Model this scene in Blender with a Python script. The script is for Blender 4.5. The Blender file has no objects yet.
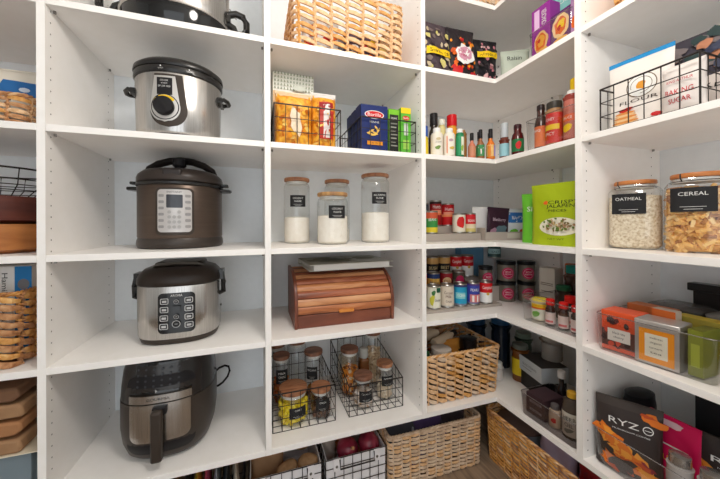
import bpy, math, random
from mathutils import Matrix, Vector
random.seed(7)
SC = bpy.context.scene
COL = SC.collection
PI = math.pi
# ------------------------------------------------------------------ camera
TH, PIT, ROL = .3046, .001, -.0045
CAMZ = 1.07
fw0 = Vector((math.sin(TH), math.cos(TH), 0)); rt0 = Vector((math.cos(TH), -math.sin(TH), 0)); up0 = Vector((0, 0, 1))
fwd = fw0*math.cos(PIT) + up0*math.sin(PIT); up1 = up0*math.cos(PIT) - fw0*math.sin(PIT)
rgt = rt0*math.cos(ROL) + up1*math.sin(ROL); upv = up1*math.cos(ROL) - rt0*math.sin(ROL)
cam = bpy.data.objects.new('camera', bpy.data.cameras.new('camera')); COL.objects.link(cam)
mw = Matrix.Identity(4)
for i, c in enumerate((rgt, upv, -fwd)):
    for j in range(3): mw[j][i] = c[j]
mw[0][3], mw[1][3], mw[2][3] = 0, -.9931, CAMZ
cam.matrix_world = mw
cam.data.sensor_fit = 'HORIZONTAL'; cam.data.sensor_width = 36
cam.data.lens = 287.0/720*36
cam.data.shift_x = (360-346.96)/720; cam.data.shift_y = -(239.5-223.4)/720
cam.data.clip_start = .02
SC.camera = cam
# ------------------------------------------------------------------ light
SC.view_settings.view_transform = 'Standard'; SC.view_settings.look = 'None'
SC.view_settings.gamma = 1; SC.view_settings.use_curve_mapping = False
SC.view_settings.exposure = 0.08
SC.cycles.transparent_max_bounces = 32
SC.cycles.diffuse_bounces = 12; SC.cycles.max_bounces = 16
w = bpy.data.worlds.new('world'); SC.world = w; w.use_nodes = True
w.node_tree.nodes['Background'].inputs[0].default_value = (.93, .97, 1, 1)
w.node_tree.nodes['Background'].inputs[1].default_value = 1.7
def bulb(name, loc, radius, power, color):
    l = bpy.data.lights.new(name, 'POINT'); l.shadow_soft_size = radius; l.energy = power; l.color = color
    o = bpy.data.objects.new(name, l); COL.objects.link(o); o.location = loc
bulb('pendant_lamp_light', (.28, -.84, 1.97), .13, 24, (1, .94, .87))

# ------------------------------------------------------------------ materials
def lin(c):
    c = c/255
    return c/12.92 if c <= .04045 else ((c+.055)/1.055)**2.4
_mc = {}
def newmat(name):
    m = bpy.data.materials.new(name); m.use_nodes = True
    return m, m.node_tree, m.node_tree.nodes['Principled BSDF']
def c(r, g, b, rough=.5, metal=0, spec=None, coat=0):
    if spec is None: spec = .5 if rough < .28 or metal else .22
    k = (r, g, b, rough, metal, spec, coat)
    if k not in _mc:
        m, nt, p = newmat('paint_%d_%d_%d' % (r, g, b))
        p.inputs['Base Color'].default_value = (lin(r), lin(g), lin(b), 1)
        p.inputs['Roughness'].default_value = rough; p.inputs['Metallic'].default_value = metal
        p.inputs['Specular IOR Level'].default_value = spec; p.inputs['Coat Weight'].default_value = coat
        _mc[k] = m
    return _mc[k]
def noisemat(name, cols, scale=(1, 1, 1), nscale=8, detail=4, rough=.6, bump=0, metal=0, bscale=None, dist=0, spec=.5, coat=0):
    m, nt, p = newmat(name); N = nt.nodes; L = nt.links
    tc = N.new('ShaderNodeTexCoord'); mp = N.new('ShaderNodeMapping'); mp.inputs['Scale'].default_value = scale
    no = N.new('ShaderNodeTexNoise'); no.inputs['Scale'].default_value = nscale; no.inputs['Detail'].default_value = detail
    no.inputs['Distortion'].default_value = dist
    cr = N.new('ShaderNodeValToRGB'); L.new(tc.outputs['Object'], mp.inputs[0]); L.new(mp.outputs[0], no.inputs['Vector']); L.new(no.outputs['Fac'], cr.inputs[0])
    e = cr.color_ramp.elements
    while len(e) < len(cols): e.new(.5)
    for i, col in enumerate(cols):
        e[i].position = .3+.4*i/(len(cols)-1); e[i].color = (lin(col[0]), lin(col[1]), lin(col[2]), 1)
    L.new(cr.outputs[0], p.inputs['Base Color']); p.inputs['Roughness'].default_value = rough; p.inputs['Metallic'].default_value = metal
    p.inputs['Specular IOR Level'].default_value = spec; p.inputs['Coat Weight'].default_value = coat
    if bump:
        b = N.new('ShaderNodeBump'); b.inputs['Strength'].default_value = bump; b.inputs['Distance'].default_value = .002
        n2 = no
        if bscale:
            n2 = N.new('ShaderNodeTexNoise'); n2.inputs['Scale'].default_value = bscale; L.new(mp.outputs[0], n2.inputs['Vector'])
        L.new(n2.outputs['Fac'], b.inputs['Height']); L.new(b.outputs[0], p.inputs['Normal'])
    return m
def glassmat(name, tint, ior=1.45, rough=.03, boost=1.0):
    m = bpy.data.materials.new(name); m.use_nodes = True; nt = m.node_tree; N = nt.nodes; L = nt.links
    for n in list(N): N.remove(n)
    out = N.new('ShaderNodeOutputMaterial'); mx = N.new('ShaderNodeMixShader'); tr = N.new('ShaderNodeBsdfTransparent'); gl = N.new('ShaderNodeBsdfGlossy')
    fr = N.new('ShaderNodeLayerWeight'); fr.inputs['Blend'].default_value = .5
    pw = N.new('ShaderNodeMath'); pw.operation = 'POWER'; pw.inputs[1].default_value = 3.5; L.new(fr.outputs['Facing'], pw.inputs[0])
    mm = N.new('ShaderNodeMath'); mm.operation = 'MULTIPLY_ADD'; mm.inputs[1].default_value = .45*boost; mm.inputs[2].default_value = .035*boost; mm.use_clamp = True
    tr.inputs[0].default_value = (*tint, 1); gl.inputs['Roughness'].default_value = rough
    L.new(pw.outputs[0], mm.inputs[0]); L.new(mm.outputs[0], mx.inputs[0]); L.new(tr.outputs[0], mx.inputs[1]); L.new(gl.outputs[0], mx.inputs[2]); L.new(mx.outputs[0], out.inputs[0])
    return m
WHITE = noisemat('white_laminate', [(248, 245, 241), (251, 248, 245)], nscale=30, rough=.42)
WALL = noisemat('painted_wall', [(236, 240, 243), (240, 244, 247)], nscale=40, rough=.75, bump=.1)
HOLE = c(96, 92, 88, .6)
STEEL = noisemat('brushed_steel', [(178, 175, 171), (202, 199, 196)], scale=(60, 60, 1), nscale=6, rough=.25, metal=1)
STEELD = c(150, 146, 142, .3, 1)
PEWTER = noisemat('dark_brown_steel', [(84, 70, 61), (92, 78, 68)], scale=(1, 1, 30), nscale=5, rough=.34, metal=.6)
BLACKP = c(26, 24, 23, .26); BLACKG = c(14, 14, 15, .08, 0, .6); BROWNP = c(62, 54, 48, .35)
WIRE = c(48, 42, 40, .5, .5)
GLASS = glassmat('clear_glass', (.965, .975, .975), 1.45, .03, 1.9)
PLAST = glassmat('clear_plastic', (.92, .92, .925), 1.45, .06, 2.2)
BROWNGLASS = c(66, 30, 16, .08, 0, .6)
LIDWOOD = noisemat('acacia_lid', [(120, 72, 48), (168, 112, 76), (190, 136, 96)], scale=(1, 7, 1), nscale=14, rough=.45, dist=1)
LIDWOOD2 = noisemat('dark_acacia_lid', [(92, 56, 42), (128, 84, 62), (150, 104, 80)], scale=(1, 7, 1), nscale=14, rough=.45, dist=1)
LIDORANGE = noisemat('orange_wood_lid', [(186, 110, 52), (206, 132, 70)], scale=(1, 6, 1), nscale=12, rough=.4)
BREAD = noisemat('acacia_slat', [(124, 66, 36), (176, 106, 62), (206, 144, 96)], scale=(1.3, 9, 9), nscale=3.2, rough=.38, dist=.8)
BREAD2 = noisemat('acacia_slat_pale', [(150, 90, 54), (206, 144, 98), (222, 170, 126)], scale=(1.3, 9, 9), nscale=3, rough=.38, dist=.8)
BREAD3 = noisemat('acacia_slat_red', [(110, 56, 36), (160, 88, 58), (190, 120, 84)], scale=(1.1, 9, 9), nscale=3, rough=.38, dist=.8)
LIDTAN = noisemat('tan_wood_lid', [(150, 104, 60), (190, 146, 92), (206, 166, 112)], scale=(1, 7, 1), nscale=12, rough=.45, dist=1)
BREADD = noisemat('acacia_dark', [(98, 50, 34), (128, 70, 48)], scale=(2, 8, 8), nscale=4, rough=.4)
BOWLL = noisemat('light_bowl_wood', [(150, 88, 40), (190, 124, 66)], scale=(2, 2, 8), nscale=4, rough=.35, dist=1)
BOWLD = noisemat('dark_bowl_wood', [(70, 30, 24), (98, 46, 34)], scale=(2, 2, 8), nscale=4, rough=.3)
FLOORW = noisemat('floor_planks', [(104, 88, 72), (138, 118, 98), (160, 140, 118)], scale=(14, 1.2, 1), nscale=3, rough=.45, dist=.5)
WK1 = noisemat('seagrass_light', [(206, 160, 112), (226, 184, 138), (238, 204, 166)], scale=(1, 1, 1), nscale=60, rough=.6, bump=.6, bscale=300)
WK2 = noisemat('seagrass_gold', [(184, 122, 56), (212, 152, 80), (232, 186, 120)], nscale=60, rough=.55, bump=.6, bscale=300)
WK3 = noisemat('seagrass_brown', [(150, 98, 58), (186, 132, 86), (206, 160, 116)], nscale=60, rough=.6, bump=.6, bscale=300)
WKP = noisemat('seagrass_pale', [(190, 160, 132), (214, 188, 160), (228, 206, 182)], nscale=50, rough=.65, bump=.6, bscale=300)
WKD = c(96, 66, 42, .8)
KRAFT = noisemat('kraft_paper', [(150, 112, 78), (170, 132, 96)], nscale=14, rough=.8, bump=.4)
FLOUR = noisemat('white_flour', [(236, 228, 216), (244, 238, 228)], nscale=40, rough=.9, bump=.5)
OATS = noisemat('rolled_oats', [(186, 162, 128), (224, 208, 182), (240, 230, 210)], nscale=150, rough=.85, bump=1, detail=2)
SLATE = c(92, 104, 112, .6)
TAG = c(38, 38, 40, .6); TAGW = c(226, 226, 224, .6)

# ------------------------------------------------------------------ mesh builder
def superf(a, p):
    if p == 2: return 1.0
    return 1/((abs(math.cos(a))**p + abs(math.sin(a))**p)**(1/p))
_txt = {}
def text_geo(s):
    if s not in _txt:
        cu = bpy.data.curves.new('lettering', 'FONT'); cu.body = s; cu.size = 1; cu.align_x = 'CENTER'; cu.align_y = 'CENTER'; cu.resolution_u = 2; cu.fill_mode = 'FRONT'
        o = bpy.data.objects.new('lettering', cu); COL.objects.link(o)
        dg = bpy.context.evaluated_depsgraph_get(); me = o.evaluated_get(dg).to_mesh()
        V = [(v.co.x, v.co.y) for v in me.vertices]; F = [tuple(p.vertices) for p in me.polygons]
        o.evaluated_get(dg).to_mesh_clear(); bpy.data.objects.remove(o); bpy.data.curves.remove(cu)
        x0 = min(v[0] for v in V); x1 = max(v[0] for v in V); y0 = min(v[1] for v in V); y1 = max(v[1] for v in V)
        V = [(v[0]-(x0+x1)/2, v[1]-(y0+y1)/2) for v in V]
        _txt[s] = (V, F, x1-x0, y1-y0)
    return _txt[s]
class MB:
    def __init__(s): s.v = []; s.f = []; s.m = []; s.mats = []; s.layer = 0
    def mi(s, mat):
        if mat not in s.mats: s.mats.append(mat)
        return s.mats.index(mat)
    def add(s, V, F, mat):
        b = len(s.v); s.v += [tuple(p) for p in V]; k = s.mi(mat)
        for f in F: s.f.append(tuple(b+i for i in f)); s.m.append(k)
        return s
    def box(s, x0, x1, y0, y1, z0, z1, mat, M=None):
        V = [Vector((x, y, z)) for x in (x0, x1) for y in (y0, y1) for z in (z0, z1)]
        if M: V = [M @ v for v in V]
        return s.add(V, [(0, 1, 3, 2), (4, 6, 7, 5), (0, 4, 5, 1), (2, 3, 7, 6), (0, 2, 6, 4), (1, 5, 7, 3)], mat)
    def lathe(s, prof, mat, n=32, cx=0, cy=0, sx=1, sy=1, p=2, M=None, cz=0):
        V = []; F = []
        for r, z in prof:
            for i in range(n):
                a = 2*PI*i/n; q = superf(a, p)
                V.append(Vector((cx+r*q*math.cos(a)*sx, cy+r*q*math.sin(a)*sy, cz+z)))
        for k in range(len(prof)-1):
            for i in range(n):
                j = (i+1) % n; F.append((k*n+i, k*n+j, (k+1)*n+j, (k+1)*n+i))
        if prof[0][0] > 1e-5: F.append(tuple(range(n-1, -1, -1)))
        if prof[-1][0] > 1e-5: F.append(tuple((len(prof)-1)*n+i for i in range(n)))
        if M: V = [M @ v for v in V]
        return s.add(V, F, mat)
    def shell(s, prof, mat, n=32, **k):       # open lathe: no caps
        cx = k.get('cx', 0); cy = k.get('cy', 0); sx = k.get('sx', 1); sy = k.get('sy', 1); p = k.get('p', 2)
        V = []; F = []
        for r, z in prof:
            for i in range(n):
                a = 2*PI*i/n; q = superf(a, p); V.append((cx+r*q*math.cos(a)*sx, cy+r*q*math.sin(a)*sy, z))
        for q in range(len(prof)-1):
            for i in range(n):
                j = (i+1) % n; F.append((q*n+i, q*n+j, (q+1)*n+j, (q+1)*n+i))
        return s.add(V, F, mat)
    def tube(s, pts, r, mat, n=6, closed=False, rz=None):
        pts = [Vector(p) for p in pts]; V = []; F = []; N = len(pts)
        for i, p in enumerate(pts):
            a = pts[(i-1) % N] if (closed or i > 0) else p
            b = pts[(i+1) % N] if (closed or i < N-1) else p
            t = (b-a).normalized()
            ref = Vector((0, 0, 1)) if abs(t.z) < .95 else Vector((0, 1, 0))
            x = t.cross(ref).normalized(); y = x.cross(t).normalized()
            rr = r[i] if isinstance(r, (list, tuple)) else r
            for k in range(n):
                an = 2*PI*k/n; V.append(p + x*rr*math.cos(an) + y*(rz or rr)*math.sin(an))
        for i in range(N if closed else N-1):
            j = (i+1) % N
            for k in range(n):
                l = (k+1) % n; F.append((i*n+k, i*n+l, j*n+l, j*n+k))
        if not closed: F += [tuple(range(n-1, -1, -1)), tuple((N-1)*n+k for k in range(n))]
        return s.add(V, F, mat)
    def prism(s, out, y0, y1, mat, axis='y', M=None):
        n = len(out)
        if axis == 'y': V = [Vector((a, y, b)) for y in (y0, y1) for a, b in out]
        elif axis == 'x': V = [Vector((y, a, b)) for y in (y0, y1) for a, b in out]
        else: V = [Vector((a, b, y)) for y in (y0, y1) for a, b in out]
        F = [tuple(range(n)), tuple(range(2*n-1, n-1, -1))]+[(i, i+n, (i+1) % n+n, (i+1) % n) for i in range(n)]
        if M: V = [M @ v for v in V]
        return s.add(V, F, mat)
    # flat artwork laid on a surface S(u, v, offset)
    def off(s): s.layer += 1; return .0005+.00022*s.layer
    def rect(s, S, u0, u1, v0, v1, mat, nu=6, nv=4):
        o = s.off(); V = []; F = []
        for j in range(nv+1):
            for i in range(nu+1): V.append(S(u0+(u1-u0)*i/nu, v0+(v1-v0)*j/nv, o))
        for j in range(nv):
            for i in range(nu): a = j*(nu+1)+i; F.append((a, a+1, a+nu+2, a+nu+1))
        return s.add(V, F, mat)
    def disc(s, S, u, v, ru, rv, mat, jag=0, n=18, seed=1, rot=0):
        o = s.off(); R = random.Random(seed); V = [S(u, v, o)]; F = []
        js = [1+(R.random()-.5)*2*jag for _ in range(n)]
        for k in (.5, 1):
            for i in range(n):
                a = 2*PI*i/n; x = ru*k*js[i]*math.cos(a); y = rv*k*js[i]*math.sin(a)
                V.append(S(u+x*math.cos(rot)-y*math.sin(rot), v+x*math.sin(rot)+y*math.cos(rot), o))
        for i in range(n):
            j = (i+1) % n; F.append((0, 1+i, 1+j)); F.append((1+i, 1+n+i, 1+n+j, 1+j))
        return s.add(V, F, mat)
    def poly(s, S, pts, mat):
        o = s.off(); cu = sum(p[0] for p in pts)/len(pts); cv = sum(p[1] for p in pts)/len(pts)
        V = [S(cu, cv, o)]+[S(a, b, o) for a, b in pts]
        return s.add(V, [(0, 1+i, 1+(i+1) % len(pts)) for i in range(len(pts))], mat)
    def text(s, S, t, u, v, size, mat, width=None, rot=0):
        V0, F0, W, Hh = text_geo(t); o = s.off()
        k = size/.7; kx = k if width is None else width/W
        V = []
        for x, y in V0:
            x *= kx; y *= k
            V.append(S(u+x*math.cos(rot)-y*math.sin(rot), v+x*math.sin(rot)+y*math.cos(rot), o))
        return s.add(V, F0, mat)
    def build(s, name, parent=None, bevel=0, smooth=40):
        me = bpy.data.meshes.new(name); me.from_pydata(s.v, [], s.f)
        for m in s.mats: me.materials.append(m)
        me.polygons.foreach_set('material_index', s.m)
        if smooth:
            me.polygons.foreach_set('use_smooth', [True]*len(me.polygons)); me.update(); me.set_sharp_from_angle(angle=math.radians(smooth))
        me.update()
        o = bpy.data.objects.new(name, me); COL.objects.link(o)
        if parent: o.parent = parent
        if bevel:
            b = o.modifiers.new('bevel', 'BEVEL'); b.width = bevel; b.segments = 2; b.limit_method = 'ANGLE'; b.angle_limit = math.radians(50)
        return o
def tag(o, label, cat, group=None, kind=None):
    if label: o['label'] = label
    if cat: o['category'] = cat
    if group: o['group'] = group
    if kind: o['kind'] = kind
    return o
def thing(name, label, cat, loc=(0, 0, 0), rot=0, group=None, tilt=(0, 0)):
    o = bpy.data.objects.new(name, None); COL.objects.link(o); o.empty_display_size = .05
    o.location = loc; o.rotation_euler = (tilt[0], tilt[1], rot)
    return tag(o, label, cat, group)
def single(mb, name, label, cat, loc=(0, 0, 0), rot=0, group=None, kind=None, tilt=(0, 0), **k):
    o = mb.build(name, None, **k); o.location = loc; o.rotation_euler = (tilt[0], tilt[1], rot)
    return tag(o, label, cat, group, kind)
def struct(name, mb, **k):
    o = mb.build(name, None, **k); o['kind'] = 'structure'; return o
def flat(y0=0):                       # front plane facing -Y
    return lambda u, v, o: (u, y0-o, v)
def curved(R, sx=1, sy=1, p=2, rot=0):   # u is arc length from the front (-Y)
    f = R if callable(R) else (lambda v: R)
    def S(u, v, o):
        r = f(v); a = u/max(r*sx, 1e-4) + rot - PI/2; q = superf(a, p)
        return ((r*q+o)*math.cos(a)*sx, (r*q+o)*math.sin(a)*sy, v)
    return S
def interp(prof):
    def f(z):
        for (r0, z0), (r1, z1) in zip(prof, prof[1:]):
            if z1 > z0 and z0 <= z <= z1: return r0+(r1-r0)*(z-z0)/(z1-z0)
        return prof[-1][0]
    return f
def tocam(x, y, k=1): return k*math.atan2(-x, y+.9931)
# ------------------------------------------------------------------ layout
D, T = .40, .019
A0, A1, A2, CX, B1 = -.5495, .0263, .6225, .9882, .3258
XR = CX + D
ZT = [2.013, 1.6944, 1.3463, .9874, .679, .3168]      # shelf tops, from the top shelf down
Z0, Z1, Z2, Z3, Z4, Z5 = ZT
LX0 = -1.17
BY = -.97
# the room
struct('floor', MB().box(-2.2, XR+.1, -1.9, D+.1, -.05, 0, FLOORW))
struct('ceiling', MB().box(-2.2, XR+.1, -1.9, D+.1, 2.44, 2.5, c(236, 234, 230, .8)))
struct('wall_back', MB().box(-2.2, XR+.1, D, D+.1, 0, 2.44, WALL))
struct('wall_right', MB().box(XR, XR+.1, -1.9, D, 0, 2.44, WALL))
struct('wall_front', MB().box(-2.2, -.95, -2.0, -1.9, 0, 2.44, WALL).box(.2, XR+.1, -2.0, -1.9, 0, 2.44, WALL).box(-.95, .2, -2.0, -1.9, 2.1, 2.44, WALL))  # unseen wall added to shape the light; opening placed to let world light in
struct('wall_left', MB().box(-2.2, -2.1, -1.9, D, 0, 2.44, WALL))
# upright boards with their rows of pin holes
def upright(label, x0, x1, y0, y1, faces, bottom=0):
    m = MB().box(x0, x1, y0, y1, bottom, 2.4, WHITE)
    for ax, pos, sgn, ins in faces:           # ax 'x': face normal along x
        lo, hi = (y0, y1) if ax == 'x' else (x0, x1)
        for q in ins:
            z = .10 if bottom == 0 else .34
            while z < 2.3:
                pts = [(q+.0022*math.cos(a*PI/4), z+.0022*math.sin(a*PI/4)) for a in range(8)]
                if ax == 'x': V = [(pos+sgn*.0004, a, b) for a, b in pts]
                else: V = [(a, pos+sgn*.0004, b) for a, b in pts]
                m.add(V, [tuple(range(8))], HOLE)
                z += .032
    single(m, 'upright_panel', label, 'shelf upright', group=None, smooth=0)
upright('white upright board between the left bay and the cooker bay', A0-T, A0, 0, D-.001, [('x', A0, 1, (.022, .35)), ('x', A0-T, -1, (.022, .35))])
upright('white upright board between the cooker bay and the bread box bay', A1, A1+T, 0, D-.001, [('x', A1+T, 1, (.022, .35)), ('x', A1, -1, (.022, .35))], Z5-T)
upright('white upright board between the bread box bay and the corner bay', A2, A2+T, 0, D-.001, [('x', A2, -1, (.022, .35)), ('x', A2+T, 1, (.022, .35))], Z5-T)
upright('white upright board on the right side, between canned goods corner and oatmeal jar bay', CX, XR-.001, -B1-T, -B1, [('y', -B1-T, -1, (CX+.022, CX+.35)), ('y', -B1, 1, (CX+.022, CX+.35))], Z5-T)
upright('white upright board flat against the right wall deep in the corner', XR-T-.001, XR-.001, .001, D-.001, [('x', XR-T-.001, -1, (.03, .36))])
upright('white upright board at the far left end of the shelving', LX0-T, LX0, 0, D-.001, [('x', LX0, 1, (.022, .35))])
# shelves, each a board on four steel pins
names_z = ['top', 'second', 'third', 'fourth', 'fifth', 'lowest']
def pins(o, pts, z):
    for x, y in pts:
        p = MB().lathe([(.0035, -.007), (.0035, 0)], STEELD, n=8); q = p.build('shelf_pin', o); q.location = (x, y, z)
def board(label, x0, x1, y0, y1, zt, group):
    m = MB().box(x0+.0005, x1-.0005, y0, y1, zt-T, zt, WHITE)
    o = single(m, 'shelf_board', label, 'shelf', smooth=0, bevel=.0008)
    return o
LB = [(0, 'empty top board of the left bay above the frame'), (1, 'white shelf board above the basket of bread bags in the left bay'), (2, 'white shelf board under the basket of bread bags in the left bay'), (3, 'white shelf board under the stacked wooden bowls in the left bay'), (4, 'white shelf board under the golden woven basket in the left bay'), (5, 'lowest white shelf board of the left bay, under the kraft bags')]
for k, l in LB:
    o = board(l, LX0, A0-T, 0, D-.001, ZT[k], None)
    pins(o, [(A0-T-.006, .03), (A0-T-.006, .35)], ZT[k]-T)
for k, l in [(1, 'white shelf board under the big oval slow cooker at the top of the cooker bay'), (2, 'white shelf board under the slow cooker with the round dial'), (3, 'white shelf board under the dark pressure cooker'), (4, 'white shelf board under the steel rice cooker'), (5, 'white shelf board under the air fryer')]:
    o = board(l, A0, A1, 0, D-.001, ZT[k], None)
    pins(o, [(A0+.006, .03), (A0+.006, .35), (A1-.006, .03)], ZT[k]-T)
for k, l in [(1, 'white shelf board under the open weave snack basket'), (2, 'white shelf board under the pasta boxes and chip bags'), (3, 'white shelf board under the four flour and sugar jars'), (4, 'white shelf board under the wooden bread box'), (5, 'white shelf board under the two wire baskets of jars')]:
    o = board(l, A1+T, A2, 0, D-.001, ZT[k], None)
    pins(o, [(A2-.006, .03), (A2-.006, .35), (A1+T+.006, .03)], ZT[k]-T)
for k, l in [(0, 'topmost L shaped white corner shelf with a straw basket on it'), (1, 'L shaped white corner shelf under the snack bags and cracker boxes'), (2, 'L shaped white corner shelf under the sauce bottles'), (3, 'L shaped white corner shelf under the green pouches'), (4, 'L shaped white corner shelf under the rows of cans'), (5, 'lowest L shaped white corner shelf under the woven basket and dark bottles')]:
    zt = ZT[k]; e = .0005
    out = [(A2+T+e, 0), (CX, 0), (CX, -B1+e), (XR-.001, -B1+e), (XR-.001, -.0005), (XR-T-.002, -.0005), (XR-T-.002, D-.001), (A2+T+e, D-.001)]
    m = MB().prism(out, zt-T, zt, WHITE, 'z')
    o = single(m, 'corner_shelf', l, 'shelf', smooth=0)
    pins(o, [(CX+.03, -B1+.006), (CX+.35, -B1+.006), (XR-T-.008, .03), (XR-T-.008, .35)], zt-T)
for k, l in [(1, 'white shelf board at the top right with a wicker basket on it'), (2, 'white shelf board under the flour bags in the black wire basket'), (3, 'white shelf board under the oatmeal and cereal jars'), (4, 'white shelf board under the tea tins'), (5, 'lowest white shelf board at right, under the mushroom coffee bags')]:
    o = board(l, CX, XR-.001, BY, -B1-T, ZT[k], None)
    pins(o, [(CX+.03, -B1-T-.006), (CX+.35, -B1-T-.006)], ZT[k]-T)
RIMP = glassmat('plastic_edge', (.7, .7, .72), 1.45, .2, 6)
# ------------------------------------------------------------------ generic makers
def rr_path(w, d, r, step):
    """rounded rectangle, list of (x, y, nx, ny, s)"""
    segs = [((-w/2+r, -d/2), (w/2-r, -d/2), (0, -1)), ((w/2, -d/2+r), (w/2, d/2-r), (1, 0)), ((w/2-r, d/2), (-w/2+r, d/2), (0, 1)), ((-w/2, d/2-r), (-w/2, -d/2+r), (-1, 0))]
    cs = [(w/2-r, -d/2+r, -PI/2), (w/2-r, d/2-r, 0), (-w/2+r, d/2-r, PI/2), (-w/2+r, -d/2+r, PI)]
    P = []
    for (a, b, nn), (ccx, ccy, a0) in zip(segs, cs):
        L = math.dist(a, b); n = max(1, round(L/step))
        for i in range(n): P.append((a[0]+(b[0]-a[0])*i/n, a[1]+(b[1]-a[1])*i/n, nn[0], nn[1]))
        n = max(1, round(r*PI/2/step))
        for i in range(n):
            an = a0+PI/2*i/n; P.append((ccx+r*math.cos(an), ccy+r*math.sin(an), math.cos(an), math.sin(an)))
    return P
def woven(name, label, loc, w, d, h, rot=0, rows=9, spacing=.035, fat=.46, amp=.006, mats=(WK1, WK2), taper=.94, seed=1, slant=.25, stake=.003, group=None, cat='basket', stagger=0):
    R = random.Random(seed); root = thing(name, label, cat, loc, rot, group)
    per = rr_path(w, d, .014, .0035); n = len(per); body = MB(); rh = (h-.008)/rows
    cells = max(8, round(n*.0035/spacing)); sub = 6; q = 6
    def P(t):
        i = int(t*n) % n; return per[i]
    for k in range(rows):
        z = rh*(k+.5)+.002; tp = taper+(1-taper)*z/h
        for ce in range(cells):
            off = .5 if (stagger and k % 2) else 0
            V = []; F = []; sl = slant*rh*R.uniform(.7, 1.25); dz = R.uniform(-.10, .10)*rh; ft = fat*R.uniform(.88, 1.12)
            for i in range(sub+1):
                t = i/sub; e = -.12+1.24*t
                x, y, nx, ny = P(((ce+off+e)/cells) % 1)
                o = amp*math.sin(PI*t)-.0015; rz = rh*ft*(.42+.58*math.sin(PI*t)); rn = max(.0018, amp*.55)
                zz = z+dz+sl*(1-2*t)
                for a in range(q):
                    an = 2*PI*a/q; g = o+rn*math.cos(an); V.append((x*tp+nx*g, y*tp+ny*g, max(.0015, zz+rz*math.sin(an))))
            for i in range(sub):
                for a in range(q): b = (a+1) % q; F.append((i*q+a, i*q+b, (i+1)*q+b, (i+1)*q+a))
            F += [tuple(range(q-1, -1, -1)), tuple(sub*q+a for a in range(q))]
            body.add(V, F, R.choice(mats))
    for ce in range(cells):            # twined upright strands
        for off in ((0, .5) if stagger else (0,)):
            x, y, nx, ny = P(((ce+off)/cells) % 1); m = R.choice(mats)
            for ph in (0, PI):
                pts = []
                for i in range(rows*2+1):
                    t = i/(rows*2); kk = taper+(1-taper)*t; e = .0012+stake*.6*math.cos(PI*i+ph)
                    tx, ty = -ny, nx
                    pts.append((x*kk+nx*(e+.001)+tx*stake*.7*math.sin(PI*i*.5+ph), y*kk+ny*(e+.001)+ty*stake*.7*math.sin(PI*i*.5+ph), .002+(h-.007)*t))
                body.tube(pts, stake*.75, m, n=5)
    body.box(-w/2*taper+.01, w/2*taper-.01, -d/2*taper+.01, d/2*taper-.01, .002, .006, WKD)
    body.build('woven_wall', root)
    rim = MB(); pr = rr_path(w, d, .014, .006)
    for ph in (0, PI*2/3, PI*4/3):
        rim.tube([(x+nx*.0036*math.cos(i*.8+ph), y+ny*.0036*math.cos(i*.8+ph), h-.003+.0036*math.sin(i*.8+ph)) for i, (x, y, nx, ny) in enumerate(pr)], .0034, R.choice(mats), n=5, closed=True)
    rim.build('rim', root)
    return root
def wire_basket(label, loc, w, d, h, rot=0, sp=.045, nz=3, r=.0014, hb=None, name='wire_basket', mat=WIRE, grp=None, taper=1.0):
    root = thing(name, label, 'wire basket', loc, rot, grp); hb = hb or h; g = MB(); rim = MB()
    def top(y): return h+(hb-h)*(y+d/2)/d
    def P(x, y, t): k = taper+(1-taper)*t; return (x*k, y*k, .0015+(top(y)-.0015)*t)
    cor = [(-w/2, -d/2), (w/2, -d/2), (w/2, d/2), (-w/2, d/2)]
    rim.tube([P(x, y, 1) for x, y in cor], r*1.9, mat, closed=True)
    for x, y in cor: rim.tube([P(x, y, 0), P(x, y, 1)], r*1.5, mat)
    rim.build('rim', root)
    for k in range(nz): g.tube([P(x, y, k/nz) for x, y in cor], r, mat, closed=True)
    nx = max(2, round(w/sp)); ny = max(2, round(d/sp))
    for i in range(1, nx):
        x = -w/2+w*i/nx; g.tube([P(x, -d/2, 1), P(x, -d/2, 0), P(x, d/2, 0), P(x, d/2, 1)], r, mat, n=5)
    for i in range(1, ny):
        y = -d/2+d*i/ny; g.tube([P(-w/2, y, 1), P(-w/2, y, 0), P(w/2, y, 0), P(w/2, y, 1)], r, mat, n=5)
    g.build('wire_grid', root)
    return root
def clear_bin(label, loc, w, d, h, rot=0, name='clear_bin', mat=None, handle=True):
    root = thing(name, label, 'storage bin', loc, rot); mat = mat or PLAST; m = MB()
    P = [(x, y) for x, y, _, _ in rr_path(w, d, .015, .006)]; n = len(P); V = []; F = []
    for k, z in ((.93, .001), (.95, .004), (1, h)):
        V += [(x*k, y*k, z) for x, y in P]
    for q in range(2):
        for i in range(n): j = (i+1) % n; F.append((q*n+i, q*n+j, (q+1)*n+j, (q+1)*n+i))
    F.append(tuple(range(n-1, -1, -1)))
    m.add(V, F, mat); m.build('wall', root)
    rm = MB(); rm.tube([(x, y, h) for x, y in P], .0015, RIMP, closed=True); rm.build('rim', root)
    return root
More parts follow.
